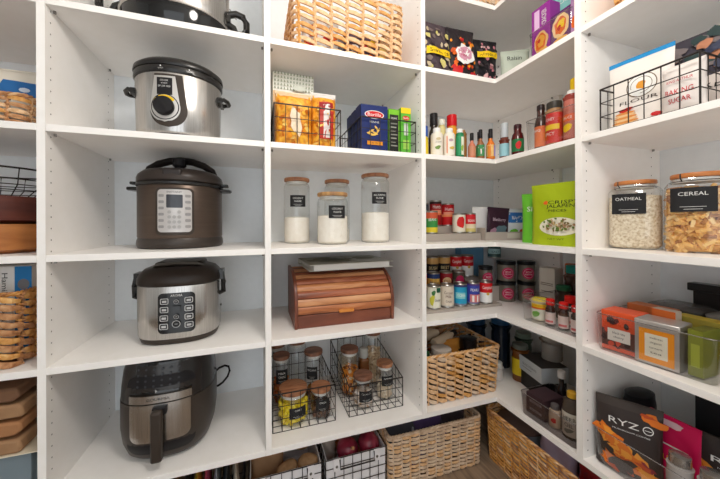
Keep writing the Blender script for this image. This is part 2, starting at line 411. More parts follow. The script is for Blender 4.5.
def pouch(name, label, cat, loc, w, h, d, base, art=None, rot=0, kind='stand', wr=.002, tilt=(0, 0), group=None, seed=1, top=None, seal=True, topk=.9):
    R = random.Random(seed); ph = [R.uniform(0, 6) for _ in range(6)]
    def t(u, v):
        a = max(0, 1-abs(2*u/w)**3)**.5; b = min(1, max(0, v/h))
        if kind == 'stand': f = max(0, 1-b**1.6)**.8*.92+.08
        else: f = max(0, math.sin(PI*min(1, max(0, b))))**.55*.95+.05
        g = wr*(math.sin(70*u+ph[0]+20*v)+math.sin(55*v+ph[1]+30*u)+.7*math.sin(120*(u+v)+ph[2]))*a
        return d/2*a*f+g*(.4+.6*f)+.0008
    def S(u, v, o): return (u*(1-.03*math.sin(PI*v/h)), -t(u, v)-o, v)
    def Bk(u, v, o): return (u*(1-.03*math.sin(PI*v/h)), t(u, v)+o, v)
    m = MB(); nu, nv = 18, 18; V = []; F = []
    for fn in (S, Bk):
        for j in range(nv+1):
            for i in range(nu+1): V.append(fn(-w/2+w*i/nu, h*j/nv, 0))
    q = (nu+1)*(nv+1)
    for j in range(nv):
        for i in range(nu):
            a = j*(nu+1)+i; F.append((a, a+1, a+nu+2, a+nu+1)); F.append((q+a, q+a+nu+1, q+a+nu+2, q+a+1))
        a = j*(nu+1); F.append((a, a+nu+1, q+a+nu+1, q+a)); a += nu; F.append((a, q+a, q+a+nu+1, a+nu+1))
    for i in range(nu): F.append((i, q+i, q+i+1, i+1)); a = nv*(nu+1)+i; F.append((a, a+1, q+a+1, q+a))
    m.add(V, F, base)
    if top: m.rect(S, -w/2*.97, w/2*.97, h*topk, h, top, nu=8)
    if art: art(m, S, w, h)
    if not seal: return single(m, name, label, cat, loc, rot, group, tilt=tilt, smooth=50)
    root = thing(name, label, cat, loc, rot, group, tilt=tilt)
    m.build('pouch_body', root, smooth=50)
    se = MB(); se.box(-w/2, w/2, -.0022, .0022, h-.008, h+.004, top or base); se.build('top_seal', root)
    return root
def carton(name, label, cat, loc, w, d, h, base, art=None, rot=0, side=None, topm=None, group=None, tilt=(0, 0), flap=True):
    root = thing(name, label, cat, loc, rot, group, tilt=tilt)
    m = MB().box(-w/2, w/2, -d/2, d/2, 0, h, base)
    if topm: m.box(-w/2+.0005, w/2-.0005, -d/2+.0005, d/2-.0005, h, h+.0006, topm)
    S = flat(-d/2)
    if art: art(m, S, w, h)
    if side:
        L = lambda u, v, o: (-w/2-o, -u, v)
        side(m, L, d, h)
    m.build('carton_body', root, smooth=0)
    if flap:
        f = MB().box(-w/2+.001, w/2-.001, -d/2+.0005, d/2-.002, h+.0007, h+.0014, topm or base); f.build('top_flap', root, smooth=0)
    return root
def can(label, loc, r, h, bands, art=None, rot=0, group=None, name='food_can', capm=None):
    root = thing(name, label, 'can', loc, rot, group)
    RM = c(176, 174, 170, .3, 1)
    b = MB().lathe([(r*.93, .0), (r, .003), (r*.97, .007), (r*.97, h-.007), (r, h-.003), (r*.94, h), (r*.9, h-.003), (0, h-.003)], RM, n=24); b.build('tin', root)
    m = MB(); z0, z1 = .007, h-.007
    for a, e, col in bands: m.shell([(r*.985, z0+(z1-z0)*a), (r*.985, z0+(z1-z0)*e)], col, n=24)
    S = curved(r*.985)
    if art: art(m, S, r, h)
    m.build('paper_label', root)
    return root
def tagart(lines, w, h, mat=TAG, tm=TAGW):
    def f(m, S, u, v):
        m.rect(S, u-w/2, u+w/2, v-h/2, v+h/2, mat, nu=8, nv=3)
        n = len(lines); 
        for i, s in enumerate(lines):
            m.text(S, s, u, v+h*.24-i*h*.26, h*.15, tm, width=min(w*.8, len(s)*h*.125))
        m.rect(S, u-w*.28, u+w*.28, v-h*.30, v-h*.285, tm, nu=4, nv=1); m.rect(S, u-w*.2, u+w*.2, v-h*.40, v-h*.385, tm, nu=4, nv=1)
    return f
def jar(label, loc, r, h, lid=LIDWOOD, lidh=.016, lidk=.98, lines=None, rot=0, fill=None, fillh=.5, filln='flour', filllabel='', fillcat='dry food', p=2, group=None, lab=(.05, .04, .55), neck=.82, bail=False, fillgeo=None, lidname='wood lid', labu=0):
    root = thing('glass_jar', label, 'jar', loc, rot, group)
    hg = h-lidh; sh = r*.35
    prof = [(0, .0015), (r*.8, 0), (r*.96, .002), (r, .010), (r, hg-sh), (r*(neck+1)/2, hg-sh*.45), (r*neck, hg-.006), (r*neck*1.04, hg-.003), (r*neck*1.02, hg)]
    MB().shell(prof, GLASS, n=40, p=p).build('glass', root)
    rl = r*lidk
    ld = MB().lathe([(rl*.9, hg+.0005), (rl*.985, hg+.002), (rl, hg+.004), (rl, h-.003), (rl*.97, h-.0005), (rl*.6, h)], lid, n=36)
    l = ld.build('lid', root); tag(l, lidname, None)
    sl = MB().lathe([(r*neck*.97, hg-.011), (r*neck*.97, hg)], c(224, 224, 220, .3), n=30).build('seal', l)
    if lines:
        m = MB(); S = curved(lambda v: r*1.003, p=p); tagart(lines, lab[0], lab[1])(m, S, labu, h*lab[2]); m.build('name_tag', root)
    if bail:
        b = MB(); b.tube([(math.cos(a)*r*neck*1.07, math.sin(a)*r*neck*1.07, hg-.008) for a in [i*PI/12 for i in range(24)]], .0013, WIRE, n=5, closed=True)
        b.tube([(-r*.5, -r*.8, hg-.008), (-r*.55, -r*1.0, hg-.002), (-r*.55, -r*.98, h-.004)], .0015, WIRE, n=5); b.build('wire_clasp', root)
    if fill:
        f = MB(); zf = (hg-sh*.2)*fillh; rf = r*.965
        if fillgeo: fillgeo(f, rf, zf)
        else: f.lathe([(rf*.85, .004), (rf, .012), (rf, zf), (rf*.7, zf+.004), (0, zf+.006)], fill, n=36, p=p)
        single(f, filln, filllabel, fillcat, loc, rot, kind='stuff')
    return root
def bottle(label, loc, r, h, body, capm, capk=.42, caph=.14, labm=None, labz=(.15, .6), neck=.42, shoulder=.68, rot=0, art=None, name='sauce_bottle', cat='bottle', group=None, p=2, capn='bottle_cap', sy=1):
    root = thing(name, label, cat, loc, rot, group); hb = h*(1-caph)
    prof = [(r*.8, 0), (r*.97, .002), (r, .006), (r, h*shoulder*.8), (r*.93, h*shoulder*.9), (r*(neck+.25), h*shoulder*1.02), (r*neck, h*shoulder*1.12 if h*shoulder*1.12 < hb-.004 else hb-.005), (r*neck, hb)]
    MB().lathe(prof, body, n=24, p=p, sy=sy).build('bottle_body', root)
    MB().lathe([(r*capk, hb-.001), (r*capk*1.03, hb+.002), (r*capk, h-.002), (r*capk*.85, h)], capm, n=20, sy=sy).build(capn, root)
    if labm:
        m = MB(); z0, z1 = h*labz[0], h*labz[1]
        m.shell([(r*1.012, z0), (r*1.012, z1)], labm, n=24, p=p, sy=sy)
        if art: art(m, curved(r*1.012, p=p, sy=sy), r, h)
        m.build('bottle_label', root)
    return root
WT = c(235, 235, 232, .5); YEL = c(240, 200, 30, .5); RED = c(196, 30, 34, .5); ORA = c(226, 104, 34, .5); GRN = c(60, 140, 70, .5)
DK = c(30, 28, 30, .45); BLU = c(30, 66, 150, .45); TEAL = c(60, 160, 160, .5); LIME = c(180, 200, 40, .45); PUR = c(112, 40, 120, .45); PNK = c(214, 30, 100, .45)
CRM = c(232, 222, 200, .6)
# ---------------- lamp on the ceiling
lp = thing('pendant_lamp', 'pendant lamp hanging from the ceiling in the middle of the pantry', 'lamp', (.28, -.84, 2.12))
MB().lathe([(.012, .0), (.03, .01), (.035, .06), (.006, .075), (.004, .3), (.05, .302), (.05, .318)], c(200, 198, 194, .4), n=32).build('lamp_stem', lp)
# ---------------- big oval slow cooker on the highest board
r = thing('slow_cooker', 'large oval slow cooker with black base and latch handle, cut off by the top edge', 'slow cooker', (-.272, .19, Z1))
sk = dict(sy=.74, n=56)
bp = [(.128, 0), (.135, .004), (.155, .035), (.17, .085), (.172, .1)]
MB().lathe(bp, BLACKG, **sk).build('base', r)
MB().lathe([(.174, .1), (.177, .102), (.177, .107), (.172, .109)], STEEL, **sk).build('chrome_ring', r)
MB().lathe([(.168, .109), (.17, .112), (.17, .225), (.166, .23)], STEEL, **sk).build('pot_body', r)
MB().lathe([(.172, .23), (.175, .235), (.172, .25), (.12, .275), (.03, .285)], BLACKP, **sk).build('lid', r)
m = MB(); S = curved(lambda v: .170, sy=.74); m.rect(S, -.01, .055, .118, .20, BLACKG, nu=8); m.build('control_panel', r)
for s in (-1, 1):
    h = MB(); h.box(s*.164-.006, s*.164+.012*s+.004, -.018, .018, .14, .165, BLACKP); h.tube([(s*.17, 0, .175), (s*.2, 0, .185), (s*.225, 0, .178), (s*.237, 0, .155), (s*.237, 0, .125), (s*.222, 0, .108), (s*.2, 0, .108), (s*.19, 0, .128), (s*.172, 0, .138)], .0125, BLACKP, n=10); h.build('side_handle', r)
    l = MB(); l.box(s*.17-.004, s*.17+.004, -.01, .01, .165, .24, STEELD); l.tube([(s*.176, 0, .2), (s*.19, 0, .18), (s*.2, 0, .165)], .002, STEELD); l.build('latch', r)
# ---------------- slow cooker with dial
r = thing('slow_cooker', 'oval stainless steel slow cooker with a round black dial and glass lid rim', 'slow cooker', (-.252, .133, Z2))
sk = dict(sy=.82, n=64)
MB().lathe([(.116, 0), (.119, .003), (.120, .016)], BLACKP, **sk).build('base', r)
MB().lathe([(.122, .012), (.127, .018), (.129, .10), (.131, .196), (.130, .2)], STEEL, **sk).build('pot_body', r)
MB().lathe([(.132, .2), (.135, .203), (.135, .219), (.133, .222)], BLACKP, **sk).build('rim', r)
ld = MB().lathe([(.135, .223), (.137, .226), (.135, .238), (.12, .25), (.04, .262), (0, .264)], BLACKP, **sk).build('lid', r)
MB().lathe([(.012, .26), (.012, .272), (.024, .278), (.022, .285), (0, .287)], BLACKP, n=24).build('lid_knob', ld)
body = lambda v: .1292+.002*(v/.2)
S = curved(body, sy=.82)
m = MB(); u0 = -.020
def drop(k, top, bot, cx, tw, mat):
    """knob backplate: a round foot running up into a narrower neck, laid in strips"""
    o = m.off(); V = []; F = []; N = 10; J = 26
    for j in range(J+1):
        v = bot+(top-bot)*j/J; zc = v-(bot+k)
        hw = math.sqrt(max(0, k*k-zc*zc)) if zc < k*.25 else 0
        if zc >= k*.25:
            t = (v-(bot+k*1.25))/(top-(bot+k*1.25)); hw = k*.968+(tw-k*.968)*min(1, t*1.0)
        for i in range(N+1): V.append(S(cx-hw+2*hw*i/N, v, o))
    for j in range(J):
        for i in range(N): a = j*(N+1)+i; F.append((a, a+1, a+N+2, a+N+1))
    m.add(V, F, mat)
drop(.054, .193, .028, u0+.010, .040, BROWNP)
drop(.044, .187, .044, u0, .030, c(205, 202, 198, .3, .6))
m.rect(S, u0-.022, u0+.022, .128, .181, DK, nu=4)
m.disc(S, u0, .0905, .0405, .0405, DK, n=30)
m.disc(S, u0, .0905, .0375, .0375, c(214, 211, 206, .3, .5), n=30)
for i in range(11): 
    a = PI*.25+PI*.55*i/10; m.disc(S, u0++.0325*math.cos(a), .0905+.0325*math.sin(a), .0045, .0045, YEL, n=8)
m.text(S, 'SLOW COOKER', u0, .171, .005, TAGW, width=.022); m.text(S, 'OFF  LOW  HIGH', u0, .153, .006, TAGW, width=.034); m.text(S, 'WARM', u0, .162, .004, TAGW)
m.build('control_panel', r)
k = MB(); k.lathe([(.0285, 0), (.0285, .012), (.026, .016), (0, .017)], DK, n=28, M=Matrix.Translation(Vector(S(u0, .0905, .002))) @ Matrix.Rotation(PI/2, 4, 'X') @ Matrix.Rotation(0, 4, 'Y'))
k.box(-.004, .004, -.0255, .0255, .016, .021, DK, Matrix.Translation(Vector(S(u0, .0905, .002))) @ Matrix.Rotation(PI/2, 4, 'X') @ Matrix.Rotation(.6, 4, 'Z'))
k.build('dial', r)
m = MB(); SR = curved(.1355, sy=.82)
for u in (-.03, .05): m.text(SR, 'LOCK', u, .2085, .004, TAGW); m.disc(SR, u, .2155, .0022, .0022, TAGW, n=8)
m.build('rim_marking', r)
for s in (-1, 1):
    h = MB(); h.tube([(s*.128, -.028, .158), (s*.143, -.028, .163), (s*.154, -.016, .160), (s*.157, 0, .157), (s*.154, .016, .160), (s*.143, .028, .163), (s*.128, .028, .158)], .0075, BLACKP, n=8, rz=.007)
    h.box(s*.127-.010, s*.127+.010, -.034, .034, .150, .168, BLACKP); h.build('side_handle', r)
# ---------------- electric pressure cooker
r = thing('pressure_cooker', 'dark brown round electric pressure cooker with silver keypad and domed lid', 'pressure cooker', (-.268, .225, Z3))
MB().lathe([(.130, 0), (.138, .003), (.1415, .012), (.1405, .026), (.137, .036)], c(62, 54, 49, .35, .3), n=56).build('base', r)
MB().lathe([(.136, .036), (.1385, .040), (.1385, .213), (.136, .217)], PEWTER, n=56).build('pot_body', r)
MB().lathe([(.140, .217), (.143, .220), (.143, .226), (.139, .229)], BLACKP, n=56).build('rim', r)
ld = MB().lathe([(.137, .229), (.141, .233), (.141, .246), (.137, .258), (.122, .272), (.11, .276), (.06, .284), (0, .286)], c(60, 52, 48, .3), n=56).build('lid', r)
pts = [(-.114, -.0, .258), (-.104, 0, .286), (-.075, 0, .306), (-.038, 0, .318), (0, 0, .322), (.038, 0, .318), (.075, 0, .306), (.104, 0, .286), (.114, 0, .258)]
MB().tube(pts, [.017]*9, c(40, 35, 33, .35), n=10, rz=.013).build('lid_handle', ld)
v = MB().lathe([(.016, .27), (.016, .290), (.022, .295), (.022, .318), (.018, .322), (0, .322)], DK, n=20, cy=-.035).build('steam_valve', ld)
MB().box(-.03, .03, -.139, -.09, .236, .272, c(50, 44, 42, .3)).build('lid_tab', ld, bevel=.008)
m = MB(); S = curved(.139); u0 = .008
def rrect(m, S, u, v, w, h, rad, mat):
    pts = []
    for cx, cy, a0 in ((w/2-rad, h/2-rad, 0), (-w/2+rad, h/2-rad, PI/2), (-w/2+rad, -h/2+rad, PI), (w/2-rad, -h/2+rad, PI*1.5)):
        for i in range(6): a = a0+PI/2*i/5; pts.append((u+cx+rad*math.cos(a), v+cy+rad*math.sin(a)))
    # strip fill for curved surfaces
    o = m.off(); n = len(pts); V = []; F = []
    pts = sorted(pts, key=lambda q: (round(q[1], 5), q[0])); rows = {}
    for a, b in pts: rows.setdefault(round(b, 5), []).append(a)
    ks = sorted(rows); N = 10
    for b in ks:
        lo, hi = min(rows[b]), max(rows[b])
        for i in range(N+1): V.append(S(lo+(hi-lo)*i/N, b, o))
    for j in range(len(ks)-1):
        for i in range(N): a = j*(N+1)+i; F.append((a, a+1, a+N+2, a+N+1))
    m.add(V, F, mat)
rrect(m, S, u0, .126, .116, .158, .016, BROWNP)
rrect(m, S, u0, .128, .102, .142, .012, c(196, 192, 190, .35, .3))
rrect(m, S, u0, .160, .048, .044, .003, c(56, 58, 66, .2))
m.text(S, 'INSTANT', u0, .1905, .006, DK, width=.044)
for i in range(2):
    for j in range(6): rrect(m, S, u0+(-.039 if i == 0 else .039), .178-j*.0205, .017, .009, .003, c(150, 148, 148, .4))
for i in range(3):
    for j in range(4): m.disc(S, u0-.014+i*.014*1.0, .124-j*.0165, .0055, .0055, c(168, 166, 164, .4), n=12) if i != 1 or j else None
m.build('keypad', r)
for s in (-1, 1):
    h = MB(); h.prism([(s*.13, -.034), (s*.168, -.028), (s*.174, 0), (s*.168, .028), (s*.13, .034)], .205, .216, BLACKP, 'z'); h.build('side_handle', r, bevel=.003)
    h = MB(); h.box(min(s*.135, s*.162), max(s*.135, s*.162), -.02, .02, .226, .236, BLACKP); h.build('lid_fin', ld, bevel=.003)
# ---------------- rice cooker
r = thing('rice_cooker', 'squat rounded stainless rice cooker with black button panel and black lid', 'rice cooker', (-.258, .178, Z4))
sk = dict(p=2.7, n=64, sy=.96, sx=1.04)
MB().lathe([(.108, 0), (.114, .003), (.118, .014), (.118, .02)], BROWNP, **sk).build('base', r)
MB().lathe([(.119, .02), (.1215, .024), (.123, .10), (.123, .185), (.121, .19)], STEEL, **sk).build('pot_body', r)
ld = MB().lathe([(.122, .19), (.125, .194), (.124, .212), (.118, .226), (.105, .24), (.08, .25), (0, .254)], c(50, 42, 37, .28), **sk).build('lid', r)
MB().tube([(-.07, -.045, .246), (-.06, -.06, .254), (0, -.068, .258), (.06, -.06, .254), (.07, -.045, .246)], .012, STEELD, n=10, rz=.007).build('lid_handle', ld)
MB().box(-.075, .075, -.05, .06, .236, .262, c(44, 38, 34, .3)).build('handle_well', ld, bevel=.01)
S = curved(lambda v: .1232, p=2.7, sy=.96, sx=1.04); m = MB(); u0 = .009
rrect(m, S, u0, .105, .104, .130, .014, c(18, 18, 20, .2))
m.text(S, 'AROMA', u0, .161, .007, TAGW, width=.034)
for j in range(4):
    for q in (-1, 1):
        uu = u0+q*.034; vv = .144-j*.0265
        rrect(m, S, uu, vv, .023, .019, .004, c(200, 200, 200, .4)); rrect(m, S, uu, vv, .019, .015, .003, c(30, 30, 32, .3)); m.rect(S, uu-.006, uu+.006, vv-.004, vv+.003, c(190, 190, 190, .4), nu=2, nv=1)
rrect(m, S, u0, .118, .023, .02, .002, c(8, 8, 10, .1))
for vv, q in ((.142, .007), (.094, .007), (.071, .0115)):
    m.disc(S, u0, vv, q, q, c(190, 190, 190, .4), n=18); m.disc(S, u0, vv, q*.84, q*.84, c(26, 26, 28, .3), n=18)
    m.rect(S, u0-q*.35, u0+q*.35, vv-.0008, vv+.0008, c(190, 190, 190, .4), nu=1, nv=1)
m.build('button_panel', r)
for s in (-1, 1):
    h = MB(); h.tube([(s*.118, -.02, .215), (s*.135, -.02, .21), (s*.14, -.02, .18), (s*.139, -.02, .145), (s*.124, -.02, .14)], .009, BLACKP, n=8); h.box(min(s*.118, s*.14), max(s*.118, s*.14), -.03, .02, .19, .225, BLACKP); h.build('side_handle', r)
MB().lathe([(.004, -.003), (.004, .003)], DK, n=10, cx=.127, cy=0, cz=.09).build('power_socket', r)
# ---------------- air fryer
r = thing('air_fryer', 'tall black air fryer with steel front band, basket handle and looped power cord', 'air fryer', (-.290, .180, Z5))
sk = dict(p=2.6, n=72)
prof = [(.100, 0), (.110, .004), (.125, .02), (.137, .055), (.142, .10), (.142, .17), (.139, .23), (.133, .28), (.123, .315), (.10, .33), (.04, .337)]
lo = [q for q in prof if q[1] <= .17]+[(.1418, .192)]
MB().lathe(lo, BROWNP, **sk).build('lower_body', r)
MB().lathe([(.1370, .192), (.1412, .195)]+[q for q in prof if q[1] > .2], c(38, 34, 32, .22), **sk).build('upper_body', r)
fp = interp(prof); S = curved(lambda v: fp(v), p=2.6); m = MB(); u0 = -.002
rrect(m, S, u0, .156, .192, .245, .03, DK)
m.build('front_recess', r)
m = MB(); rrect(m, S, u0, .270, .172, .096, .004, BLACKG); m.layer += 3
for i in range(6):
    for j in range(4): m.disc(S, u0-.06+i*.022, .298-j*.016, .0035, .0035, c(60, 62, 66, .3), n=10)
m.disc(S, u0-.008, .236, .004, .006, c(150, 150, 150, .3), n=3)
m.build('touch_screen', r)
m = MB(); m.layer = 4; m.rect(S, u0-.086, u0+.086, .197, .220, STEEL, nu=14); m.text(S, 'GOURMIA', u0-.004, .2085, .008, DK, width=.062); m.build('steel_band', r)
m = MB(); m.layer = 4
rrect(m, S, u0, .130, .166, .110, .022, STEEL); m.rect(S, u0-.083, u0+.083, .15, .193, STEEL, nu=14); m.build('basket_front', r)
h = MB(); yy = S(u0, .12, 0)[1]; hx = S(u0-.002, .12, 0)[0]
h.box(hx-.016, hx+.016, yy-.032, yy-.008, .030, .184, BROWNP); h.build('basket_handle', r, bevel=.007)
h = MB(); h.box(hx-.016, hx+.024, yy-.012, yy+.004, .164, .188, DK); h.build('handle_mount', r, bevel=.003)
cd = MB(); cd.tube([(.12, .06, .165), (.145, .07, .182), (.165, .075, .186), (.179, .08, .178), (.183, .08, .16), (.175, .08, .138), (.158, .075, .12), (.142, .075, .11), (.128, .09, .10)], .0042, DK, n=8); cd.build('power_cord', r)
# ---------------- second bay: open weave snack basket
woven('woven_basket', 'large open weave seagrass basket of snack packets on the highest board in view', (.344, .20, Z1), .43, .33, .24, rows=9, spacing=.062, fat=.34, amp=.008, mats=(WK1, WK1, WK2), seed=3, slant=.34, taper=.97, stake=.005)
def splat(cols, n, seed, txt=None, tc=None, band=None):
    def f(m, S, w, h):
        R = random.Random(seed)
        for i in range(n):
            m.disc(S, R.uniform(-.38, .38)*w, R.uniform(.08, .78)*h, R.uniform(.05, .13)*w, R.uniform(.04, .1)*h, R.choice(cols), jag=.35, n=10, seed=seed*31+i)
        if band: m.rect(S, -w*.42, w*.42, band[0]*h, band[1]*h, band[2], nu=8)
        if txt: m.text(S, txt, 0, ((band[0]+band[1])/2 if band else .6)*h, h*.08, tc or WT, width=w*.62)
    return f
for i, (x, y, w_, h_, base, cols, lab) in enumerate([(.24, .11, .15, .17, WT, [RED, ORA, WT], 'white and red snack packet at the left inside the open weave basket'), (.41, .10, .16, .13, c(90, 70, 90), [RED, YEL, WT, ORA], 'purple grey candy bag in the middle of the open weave basket'), (.49, .17, .12, .14, c(220, 190, 110), [RED, GRN, YEL], 'yellow and green snack packet at the right inside the open weave basket'), (.30, .24, .17, .20, c(110, 104, 110), [WT, RED], 'grey foil packet at the back of the open weave basket')]):
    pouch('snack_bag', lab, 'snack bag', (x, y, Z1+.007), w_, h_, .05, base, splat(cols, 12, i+5), kind='pillow', seed=i)
# ---------------- second bay: chips and pasta
wire_basket('black wire basket holding two bags of orange chips beside pasta boxes', (.178, .178, Z2), .240, .30, .143, sp=.042, nz=3)
CHIP = noisemat('orange_chips', [(190, 96, 16), (238, 166, 40), (250, 200, 90)], nscale=45, rough=.4, bump=.6)
def chipart(kind):
    def f(m, S, w, h):
        R = random.Random(kind)
        for i in range(46):
            col = R.choice([c(246, 186, 60, .4), c(232, 150, 30, .4), c(206, 112, 24, .4), c(250, 210, 110, .4)])
            m.disc(S, R.uniform(-.42, .42)*w, R.uniform(.05, .74)*h, .05*w*R.uniform(.7, 1.5), .04*h*R.uniform(.7, 1.4), col, jag=.3, n=7, seed=i, rot=R.uniform(0, 3))
        if kind == 1: m.disc(S, .02*w, .42*h, .15*w, .24*h, c(240, 220, 190, .4), jag=.3, seed=4)
        else:
            m.rect(S, -.26*w, .30*w, .18*h, .80*h, c(186, 52, 40, .4)); m.rect(S, -.1*w, .16*w, .2*h, .76*h, c(232, 220, 214, .4), nu=4); m.rect(S, -.24*w, .28*w, .70*h, .78*h, c(150, 30, 34), nu=4); m.text(S, 'CHIPS', .02*w, .74*h, .007, WT)
    return f
pouch('chip_bag', 'clear bag of orange chips with a white patch, at the left in the wire basket', 'chip bag', (.133, .085, Z2+.003), .135, .205, .075, CHIP, chipart(1), kind='pillow', seed=2, top=c(222, 196, 160, .3))
pouch('chip_bag', 'bag of orange chips with a tall red and white label beside the left upright bag', 'chip bag', (.249, .10, Z2+.003), .098, .222, .08, CHIP, chipart(2), kind='pillow', seed=5, top=c(226, 222, 216, .3))
def trees(m, S, w, h):
    G1 = c(150, 160, 140, .6)
    for j in range(5):
        for i in range(13):
            u = -w/2+w*(i+.6)/13.2; v = h*.79+j*h*.042
            m.poly(S, [(u-w*.028, v), (u+w*.028, v), (u, v+h*.036)], G1)
    m.disc(S, .02, h*.81, w*.16, h*.04, c(206, 212, 200, .6))
def treeb(m, S, w, h): m.rect(S, -w/2, w/2, h*.765, h*.775, c(250, 248, 244), nu=2, nv=1); m.rect(S, -w*.5, w*.5, 0, h*.765, c(220, 190, 150, .6), nu=2, nv=1); trees(m, S, w, h)
carton('food_carton', 'tall carton with rows of little grey green trees behind the chip bags', 'box', (.139, .170, Z2+.003), .158, .06, .305, c(240, 242, 234, .6), treeb, rot=.04)
wire_basket('black wire basket holding three pasta boxes in front', (.492, .165, Z2), .232, .29, .128, sp=.04, nz=3)
def barilla(m, S, w, h):
    m.disc(S, .0, h*.80, w*.36, h*.09, WT, n=24); m.disc(S, 0, h*.80, w*.33, h*.075, c(206, 34, 40), n=24); m.text(S, 'Barilla', 0, h*.80, h*.07, WT, width=w*.5)
    m.text(S, 'PENNE', 0, h*.64, h*.045, WT, width=w*.34)
    for i, (a, b, ro) in enumerate([(-.12, .44, .5), (.02, .40, -.4), (.14, .46, 1.0), (-.05, .36, .1), (.08, .5, -.9), (-.18, .38, -.2)]):
        m.disc(S, a*w, b*h, w*.12, h*.022, c(240, 196, 96), n=10, rot=ro)
    m.rect(S, -w*.28, w*.30, h*.14, h*.22, c(230, 150, 40), nu=2, nv=1); m.text(S, 'N. 73', 0, h*.18, h*.04, c(40, 40, 80))
for i, y in enumerate((.06, .118, .176)):
    carton('pasta_box', ['dark blue penne pasta box with red oval logo at the front of its wire basket', 'dark blue pasta box second in the row behind the red oval logo', 'dark blue pasta box third in the row behind the red oval logo'][i], 'box', (.4365, y, Z2+.003), .112, .05, .178, c(34, 48, 104, .4), barilla, side=lambda m, S, w, h: m.rect(S, -w/2, w/2, h*.68, h, c(56, 64, 110), nu=1, nv=1), topm=c(40, 56, 120))
def greenb(m, S, w, h):
    m.rect(S, -w*.42, w*.42, 0.02*h, h*.88, c(38, 40, 36), nu=2, nv=2)
    m.text(S, 'ORGANIC', 0, h*.8, h*.04, WT, width=w*.6)
    for j in range(7): m.rect(S, -w*.32, w*.3-(j % 3)*.004, h*(.66-j*.085), h*(.69-j*.085), c(150, 150, 140), nu=1, nv=1)
carton('pasta_box', 'narrow box with black nutrition panel and lime green edges between the pasta boxes', 'box', (.5205, .085, Z2+.003), .046, .10, .172, c(120, 190, 50, .5), greenb)
def gy(m, S, w, h):
    m.rect(S, -w/2, w/2, h*.88, h, c(236, 206, 40), nu=1, nv=1); m.disc(S, 0, h*.78, w*.36, h*.05, c(206, 60, 40)); m.text(S, 'Barilla', 0, h*.78, h*.04, WT, width=w*.5)
    m.rect(S, -w*.22, w*.2, h*.4, h*.66, c(210, 224, 206), nu=1, nv=1); m.rect(S, -w*.3, w*.3, h*.1, h*.3, c(160, 206, 90), nu=1, nv=1)
carton('pasta_box', 'bright green narrow box with yellow top band at the right end of the wire basket', 'box', (.5735, .085, Z2+.003), .044, .10, .184, c(96, 180, 60, .5), gy, topm=c(236, 210, 60))
# ---------------- second bay: four tall jars
jar('tall glass jar with wood lid and black tag, one third full, leftmost of four', (.166, .255, Z3), .055, .278, lines=('COCONUT', 'SUGAR'), fill=FLOUR, fillh=.42, filln='sugar', filllabel='cream coloured sugar in the leftmost of the four tall jars', labu=-.004, lab=(.066, .048, .64), rot=.02)
jar('tall glass jar with wood lid standing behind the short cream filled jar', (.354, .285, Z3), .058, .282, lines=None, fill=FLOUR, fillh=.22, filln='sugar', filllabel='pale sugar low in the jar behind the short jar')
jar('short glass jar of cream flour with light wood lid, before a taller jar', (.298, .152, Z3), .0635, .209, lines=('COCONUT', 'FLOUR'), fill=FLOUR, fillh=.60, filln='flour', filllabel='cream flour filling the short jar', labu=.004, lab=(.070, .050, .62), lid=LIDTAN)
jar('tallest glass jar with wood lid and black tag, rightmost of the four', (.504, .19, Z3), .0625, .30, lines=('ALL PURPOSE', 'FLOUR'), fill=FLOUR, fillh=.46, filln='flour', filllabel='white flour in the rightmost tall jar', labu=-.004, lab=(.068, .050, .64))
# ---------------- bread box and the book on it
r = thing('bread_box', 'acacia wood roll top bread box with slatted front and little pull', 'bread box', (.334, .19, Z4))
Wb = .380; Y0 = -.117; H0 = .205
cur = [(Y0+.004, .050)]
for i in range(13):
    a = PI-(i/12)*PI/2
    cur.append((Y0+.004+.125+.125*math.cos(a), .075+.118*math.sin(a)))
cur.append((.117, .196))
out = [(Y0, 0), (.117, 0), (.117, .207)]+[(y-.006 if i < 8 else y, z+.011) for i, (y, z) in reversed(list(enumerate(cur[:-1])))]
out[-1] = (Y0-.002, .05)
for x in (-Wb/2-.012, Wb/2):
    MB().prism(out, x, x+.012, BREADD, 'x').build('side_panel', r, bevel=.002)
MB().box(-Wb/2, Wb/2, Y0+.004, .113, 0, .048, BREADD).build('lower_board', r, bevel=.002)
MB().box(-Wb/2, Wb/2, .105, .113, .048, .196, BREADD).build('back_panel', r)
L = [0]
for a, b in zip(cur, cur[1:]): L.append(L[-1]+math.dist(a, b))
def at(s):
    for i in range(len(L)-1):
        if L[i] <= s <= L[i+1]+1e-9:
            t = (s-L[i])/(L[i+1]-L[i]); return (cur[i][0]+(cur[i+1][0]-cur[i][0])*t, cur[i][1]+(cur[i+1][1]-cur[i][1])*t)
    return cur[-1]
ns = 11; st = L[-1]/ns
for i in range(ns):
    a = at(i*st+.0012); b = at((i+1)*st-.0012); dy, dz = b[0]-a[0], b[1]-a[1]; l = math.hypot(dy, dz); ny, nz = -dz/l, dy/l
    if ny > 0 and nz < 0: ny, nz = -ny, -nz
    tk = .007
    o = [(a[0]-ny*tk, a[1]-nz*tk), (a[0]+ny*.0, a[1]+nz*.0), (a[0]*.75+b[0]*.25+ny*.0045, a[1]*.75+b[1]*.25+nz*.0045), (a[0]*.25+b[0]*.75+ny*.0045, a[1]*.25+b[1]*.75+nz*.0045), b, (b[0]-ny*tk, b[1]-nz*tk)]
    MB().prism(o, -Wb/2+.001, Wb/2-.001, [BREAD, BREAD2, BREAD3, BREAD, BREAD3, BREAD2, BREADD, BREAD2, BREAD, BREADD, BREAD][i], 'x').build('slat', r)
MB().box(-.034, .026, Y0-.012, Y0+.003, .050, .062, c(206, 132, 62, .4)).build('pull', r, bevel=.003)
r = thing('cookbook', 'pale grey green cookbook lying flat on the bread box', 'book', (.366, .222, Z4+.2085), .045)
